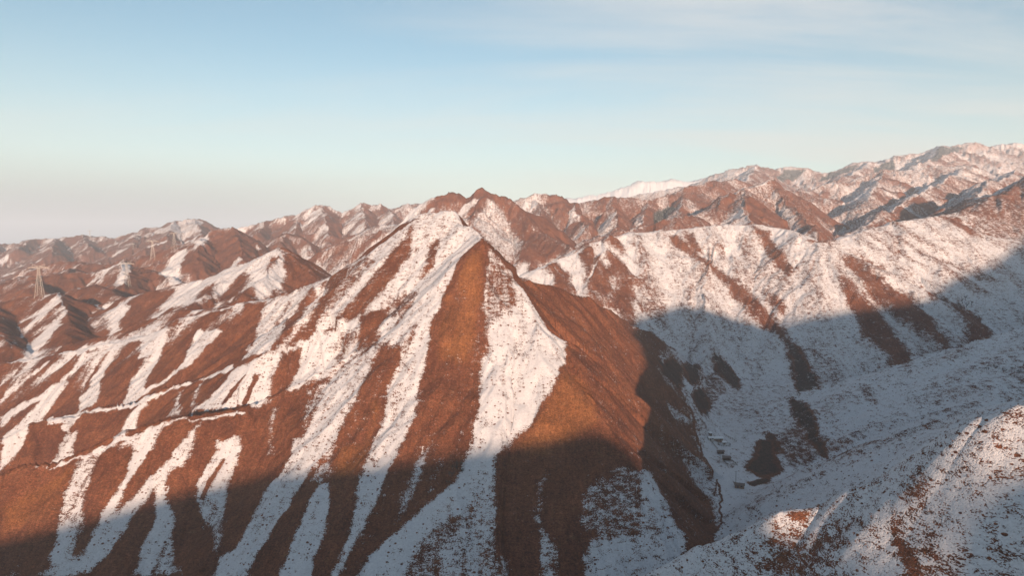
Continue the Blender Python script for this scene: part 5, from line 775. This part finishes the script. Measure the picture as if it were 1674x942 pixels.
# ---- lattice pylons: tapered body, waist, long level crossarm with two horns, insulator strings
def make_pylon():
    root = empty('lattice_pylon', (0, 0, 0))
    H = 48.0; lv = [(0, 5.2), (9, 4.2), (17, 3.4), (24, 2.7), (30, 2.1), (35, 1.6), (39, 1.3), (43, 1.3)]
    for sx in (-1, 1):
        for sy in (-1, 1):
            b = MBld()
            for (z0, r0), (z1, r1) in zip(lv[:-1], lv[1:]): b.bar((sx*r0, sy*r0, z0-(1.5 if z0 == 0 else 0)), (sx*r1, sy*r1, z1), .2)
            b.build('leg', MS, root)
    b = MBld()
    for (z0, r0), (z1, r1) in zip(lv[:-1], lv[1:]):
        for a, c in (((-1, -1), (1, -1)), ((1, -1), (1, 1)), ((1, 1), (-1, 1)), ((-1, 1), (-1, -1))):
            b.bar((a[0]*r0, a[1]*r0, z0), (c[0]*r1, c[1]*r1, z1), .08); b.bar((c[0]*r0, c[1]*r0, z0), (a[0]*r1, a[1]*r1, z1), .08)
            b.bar((a[0]*r1, a[1]*r1, z1), (c[0]*r1, c[1]*r1, z1), .08)
    b.build('bracing', MS, root)
    b = MBld()
    for sy in (-1, 1):
        b.bar((-14, 0, 43.4), (0, sy*1.3, 43), .2); b.bar((14, 0, 43.4), (0, sy*1.3, 43), .2)
        b.bar((-14, 0, 43.4), (-1.3, sy*1.3, 45.4), .2); b.bar((14, 0, 43.4), (1.3, sy*1.3, 45.4), .2)
        b.bar((-1.3, sy*1.3, 43), (-1.3, sy*1.3, 45.4), .18); b.bar((1.3, sy*1.3, 43), (1.3, sy*1.3, 45.4), .18); b.bar((-1.3, sy*1.3, 45.4), (1.3, sy*1.3, 45.4), .18)
        for k in range(1, 6):
            for sx in (-1, 1):
                t = k/6; b.bar((sx*(1.3+12.7*t), sy*1.3*(1-t), 43+.4*t), (sx*(1.3+12.7*(t-1/6)), sy*1.3*(1-t+1/6), 45.4-2*(t-1/6)), .1)
    b.build('crossarm', MS, root)
    for sx in (-1, 1):
        b = MBld(); b.bar((sx*1.3, 0, 45.4), (sx*8, 0, 48.5), .2); b.bar((sx*8, 0, 44.3), (sx*8, 0, 48.5), .15); b.build('earth_wire_horn', MS, root)
    for x in (-13.3, -.0, 13.3):
        b = MBld(); b.bar((x, 0, 43.2), (x, 0, 39.0), .16, n=6)
        for k in range(9): b.bar((x, 0, 42.6-k*.4), (x, 0, 42.45-k*.4), .3, n=8)
        b.build('insulator', MI, root)
    return root
PY = [((-688.1, 992.2), 'nearest and tallest looking lattice pylon, pale steel, on the snow-edged ridge at the far left', 1.0, .25),
      ((-702.9, 1245.1), 'faint pale lattice pylon between the tall left pylon and the pair on the ridge', .95, .1),
      ((-868.7, 1652.8), 'left one of the two pale lattice pylons side by side on the far ridge', 1.0, .3),
      ((-816.4, 1653.1), 'right one of the two pale lattice pylons side by side on the far ridge', .9, -.2),
      ((-1383.1, 2497.5), 'tiny hazy pylon on the brown slope left of the pair of ridge pylons', .5, .2),
      ((-1886.1, 3058.3), 'tiny hazy pylon standing alone on the skyline of the farthest left ridge', .8, .1)]
proto = make_pylon()
for i, (xy, lab, sc, rz) in enumerate(PY):
    o = proto if i == 0 else copy_tree(proto)
    o.location = (xy[0], xy[1], gz(*xy)-.5*sc); o.rotation_euler = (0, 0, rz); o.scale = (sc, sc, sc)
    tag(o, lab, 'pylon', 'lattice pylons on the left ridges')
# ---- the farmstead in the valley
def hut(name, xy, w, d, h, rz, label, cat='hut', lean=False, group=None, wallmat=None, openfront=False, roofmat=None):
    w, d, h = w*.86, d*.86, h*.86; z = gz(*xy); r = empty(name, (xy[0], xy[1], z), rz); tag(r, label, cat, group); wm = wallmat or MB
    rise = d*.22
    b = MBld(); hw, hd, t = w/2, d/2, .3
    # walls as four slabs with gables
    b.box((0, hd-t/2, h/2-.6), (w, t, h+1.2)); b.box((-hw+t/2, 0, h/2-.6), (t, d-2*t-.006, h+1.2)); b.box((hw-t/2, 0, h/2-.6), (t, d-2*t-.006, h+1.2))
    if openfront:
        for k in range(3): b.box((-hw+t/2+(w-t)*k/2, -hd+.15, h/2-.6), (.28, .28, h+1.2))
    else: b.box((0, -hd+t/2, h/2-.6), (w, t, h+1.2))
    if not lean:
        for s in (-1, 1):
            x0 = s*(hw-.02); x1 = s*(hw-t)
            b.add([(x0, -hd, h), (x0, hd, h), (x0, 0, h+rise), (x1, -hd, h), (x1, hd, h), (x1, 0, h+rise)], [(0,1,2),(5,4,3),(0,3,4,1),(1,4,5,2),(2,5,3,0)])
    b.build('wall', wm, r)
    ov = .45; th = .28; b = MBld()
    def slab(y0, z0, y1, z1):
        vs = [(-hw-ov, y0, z0), (hw+ov, y0, z0), (hw+ov, y1, z1), (-hw-ov, y1, z1)]
        b.add([(a, c, e+.03) for a, c, e in vs]+[(a, c, e+.03+th) for a, c, e in vs], [(0,3,2,1),(4,5,6,7),(0,1,5,4),(1,2,6,5),(2,3,7,6),(3,0,4,7)])
    k = rise/hd
    if lean: slab(-hd-ov, h, hd+ov, h+.5)
    else: slab(-hd-ov, h-ov*k, 0, h+rise); slab(0, h+rise, hd+ov, h-ov*k)
    rf = b.build('roof', roofmat or MSN, r)
    if not openfront:
        b = MBld(); b.box((-w*.18, -hd-.03, 1.0), (1.0, .08, 2.0)); dr = b.build('door', MD, r)
        b = MBld(); b.box((w*.22, -hd-.03, 1.5), (1.2, .08, .9)); wd = b.build('window', MW, r)
        b = MBld(); b.box((w*.22, -hd-.075, 1.5), (1.0, .03, .7)); b.build('pane', MG, wd)
    else:
        b = MBld(); b.box((0, -hd+.5, .5), (w-1.0, .5, .9)); b.build('manger', MW, r)
    return r
hut('farmhouse', (161.1, 527.2), 8.5, 4.6, 2.7, .12, 'mud-walled farmhouse with snowy roof, the largest building at the top of the snowy valley farm', 'farmhouse')
hut('stable', (154.6, 523.0), 4.6, 3.6, 2.4, .1, 'small pale-fronted stable just left of the farmhouse in the snowy valley', 'stable', wallmat=MWS)
hut('shed', (155.7, 528.4), 2.4, 2.0, 2.0, .3, 'tiny dark shed just behind the pale-fronted stable', 'shed', lean=True, wallmat=MW)
hut('shed', (164.0, 519.4), 2.8, 2.4, 1.9, .0, 'tiny pale shed inside the round stick pen below the farmhouse', 'shed', lean=True, wallmat=MWS)
hut('barn', (154.2, 496.6), 5.2, 3.0, 2.2, .05, 'low dark barn between the round pen and the open-fronted byre', 'barn', wallmat=MW, roofmat=MRF)
hut('byre', (153.6, 480.4), 6.2, 3.2, 2.3, -.05, 'open-fronted byre with a stick-fenced yard in front, in the middle of the snowy valley', 'byre', openfront=True, lean=True, roofmat=MRF)
hut('brick_hut', (146.1, 430.0), 6.6, 3.8, 2.6, -.35, 'brown hut with dark roof standing alone at the lower end of the valley farm', 'hut', roofmat=MRF)
def fence(pts, label, step=1.6, h=1.25):
    z = gz(*pts[0]); r = empty('stick_fence', (pts[0][0], pts[0][1], z)); tag(r, label, 'fence')
    rail = MBld(); P_ = []
    for a, b in zip(pts[:-1], pts[1:]):
        n = max(1, int(math.hypot(b[0]-a[0], b[1]-a[1])/step))
        P_ += [(a[0]+(b[0]-a[0])*k/n, a[1]+(b[1]-a[1])*k/n) for k in range(n)]
    P_.append(pts[-1]); Q = [(x-pts[0][0], y-pts[0][1], gz(x, y)-z) for x, y in P_]
    for q in Q:
        b = MBld(); b.bar((q[0], q[1], q[2]-.4), (q[0], q[1], q[2]+h), .11, n=6); b.build('post', MW, r)
    for a, b in zip(Q[:-1], Q[1:]):
        for hh in (.45, .95): rail.bar((a[0], a[1], a[2]+hh), (b[0], b[1], b[2]+hh), .07)
    rail.build('rail', MW, r)
    return r
cx, cy0 = (163.5, 517.9)
fence([(cx+4.6*math.cos(a*math.pi/8), cy0+4.6*math.sin(a*math.pi/8)) for a in range(17)], 'round stick pen enclosing the tiny pale shed below the farmhouse')
bx, by = (153.6, 480.4)
fence([(bx-3.1, by-2), (bx-3.3, by-13), (bx+3.4, by-13), (bx+3.1, by-2)], 'three-sided stick fence of the yard in front of the open byre', 2.0)
fence([(154.1, 521.3), (155.3, 517.3), (155.2, 507.2)], 'stick fence running down from the stable towards the low barn', 2.0)
fence([(171.1, 542.2), (173.0, 532.7), (174.5, 522.6)], 'stick fence running right and downhill from behind the farmhouse', 2.6)
def pole(xy, label, h=8):
    z = gz(*xy); r = empty('utility_pole', (xy[0], xy[1], z)); tag(r, label, 'pole', 'utility poles of the farm')
    b = MBld(); b.bar((0, 0, -.8), (0, 0, h), .17, .11, 8); b.build('shaft', MW, r)
    b = MBld(); b.bar((-.9, 0, h-.6), (.9, 0, h-.6), .08); b.build('crossarm', MW, r)
pole((146.3, 437.9), 'utility pole just behind the lone brown hut at the lower end of the farm')
pole((146.8, 473.8), 'utility pole on the snow just left of the fenced byre yard')
# ---- leafless trees and shrubs
def bare_tree(seed, h, spread, shrub=False):
    rnd = random.Random(seed); tr = MBld(); cr = MBld()
    def grow(p, d, L, r, k):
        e = p+d*L
        (tr if k == 0 else cr).bar(p-d*(.3 if k == 0 else 0), e, r, r*.62, 5 if k < 2 else 3)
        if k >= 4: return
        for i in range(rnd.choice((3, 4)) if k else (4 if not shrub else 5)):
            a = rnd.uniform(0, 6.28); t = rnd.uniform(.45, 1.0)
            nd = (d+Vector((math.cos(a), math.sin(a), rnd.uniform(-.1, .5)))*spread*rnd.uniform(.5, 1)).normalized()
            grow(p+d*L*t, nd, L*rnd.uniform(.55, .78), max(r*.5, .035), k+1)
    if shrub:
        for i in range(5):
            a = rnd.uniform(0, 6.28); grow(Vector((math.cos(a)*.3, math.sin(a)*.3, 0)), Vector((math.cos(a)*.5, math.sin(a)*.5, 1)).normalized(), h*.35, .07, 1)
    else: grow(Vector((0, 0, 0)), Vector((rnd.uniform(-.1, .1), rnd.uniform(-.1, .1), 1)).normalized(), h*.36, h*.035, 0)
    return tr, cr
def plant(name, seed, xy, h, label, cat, group=None, shrub=False, spread=.8):
    tr, cr = bare_tree(seed, h, spread, shrub)
    r = empty(name, (xy[0], xy[1], gz(*xy)-.1)); tag(r, label, cat, group)
    if tr.v: tr.build('trunk', MT, r)
    cr.build('crown' if not shrub else 'branches', MT, r)
plant('bare_tree', 3, (166.7, 572.0), 6.5, 'small leafless tree in the snow above the farm, right of the stream', 'tree')
plant('bare_shrub', 4, (147.1, 531.1), 2.6, 'dark leafless bush on the stream bank left of the lone small tree', 'bush', None, True)
GUL = [((738,780), 4.5, 'leafless shrub at the lower left of the group in the snow gully'), ((744,772), 5.5, 'largest leafless shrub of the group in the shaded snow gully'),
       ((750,764), 5.0, 'leafless shrub highest of the group in the shaded snow gully'), ((733,792), 3.0, 'small leafless shrub standing apart below the gully group'), ((756,773), 3.2, 'small leafless shrub at the right edge of the gully group')]
GP = [(-30.9, 341.9), (-29.2, 344.5), (-27.5, 347.2), (-32.1, 338.0), (-25.4, 344.0)]
for i, (g, h, lab) in enumerate(GUL): plant('bare_shrub', 20+i, GP[i], h, lab, 'shrub', 'shrubs in the snow gully', True, .7)
RG = [(542.6, 827.9), (549.4, 830.4), (549.3, 822.3), (542.7, 823.3), (557.8, 826.2), (557.6, 837.3)]
RL = ['left end tree of the small leafless grove on the far right slope', 'second from left, taller tree of the leafless grove on the right slope', 'middle front tree of the leafless grove on the right slope',
      'lowest tree of the leafless grove on the right slope', 'right end tree of the small leafless grove on the right slope', 'topmost tree of the leafless grove on the right slope']
for i, xy in enumerate(RG): plant('bare_tree', 40+i, xy, 7.5+i % 3, RL[i], 'tree', 'leafless grove on the right slope')
SG = [(370.6, 527.5), (376.3, 526.3), (379.1, 520.8), (384.4, 519.8), (380.5, 507.5)]
for i, xy in enumerate(SG): plant('bare_shrub', 60+i, xy, 4.0, ('leftmost', 'second from left', 'middle', 'second from right', 'rightmost')[i]+' of five dark shrubs in a row on the snowy right shoulder', 'shrub', 'shrubs on the snowy shoulder', True)
# ---- dry grass tussocks: nobody could count them
def tussocks():
    rg = np.random.default_rng(5); N = 60000
    y = rg.uniform(140, 560, N); x = rg.uniform(-.8, .8, N)*y
    nz = perlin(x/9, y/9, 91)+.6*perlin(x/2.5, y/2.5, 92)
    near = y < np.interp(x, [-100, -20, 20, 50, 80, 118, 300], [170, 230, 262, 268, 288, 350, 350])
    keep = (near & (nz > -.05) & (y < 300)) | (~near & (nz > .62))
    x = x[keep]; y = y[keep]; near = near[keep]
    sn = sample(T, SNOW, x, y); k2 = sn > -.2; x = x[k2]; y = y[k2]; near = near[k2]
    z = sample(T, T.h, x, y); n = len(x); B = 6
    sz = (.16+.62*rg.uniform(0, 1, n)**2.2)*np.where(near, 1.0, 1.3)*np.clip(1+.5*perlin(x/14, y/14, 95), .6, 1.6)
    a = rg.uniform(0, 6.28, (n, B)); ln = rg.uniform(.5, 1.0, (n, B))*sz[:, None]
    V = np.zeros((n, B, 3, 3), np.float32)
    ca, sa = np.cos(a), np.sin(a); w = .22*sz[:, None]
    bx_ = x[:, None]+ca*.12*sz[:, None]; by_ = y[:, None]+sa*.12*sz[:, None]
    V[:, :, 0, 0] = bx_-sa*w; V[:, :, 0, 1] = by_+ca*w; V[:, :, 0, 2] = z[:, None]-.1
    V[:, :, 1, 0] = bx_+sa*w; V[:, :, 1, 1] = by_-ca*w; V[:, :, 1, 2] = z[:, None]-.1
    V[:, :, 2, 0] = bx_+ca*ln*.75; V[:, :, 2, 1] = by_+sa*ln*.75; V[:, :, 2, 2] = z[:, None]+ln*.85
    co = V.reshape(-1, 3); m = len(co)
    me = bpy.data.meshes.new('dry_grass_tussocks'); me.vertices.add(m); me.vertices.foreach_set('co', co.ravel())
    me.loops.add(m); me.loops.foreach_set('vertex_index', np.arange(m, dtype=np.int32))
    me.polygons.add(m//3); me.polygons.foreach_set('loop_start', np.arange(0, m, 3, dtype=np.int32)); me.update(calc_edges=True)
    me.materials.append(MGR); o = bpy.data.objects.new('dry_grass_tussocks', me); COL.objects.link(o); tag(o, kind='stuff')
tussocks()
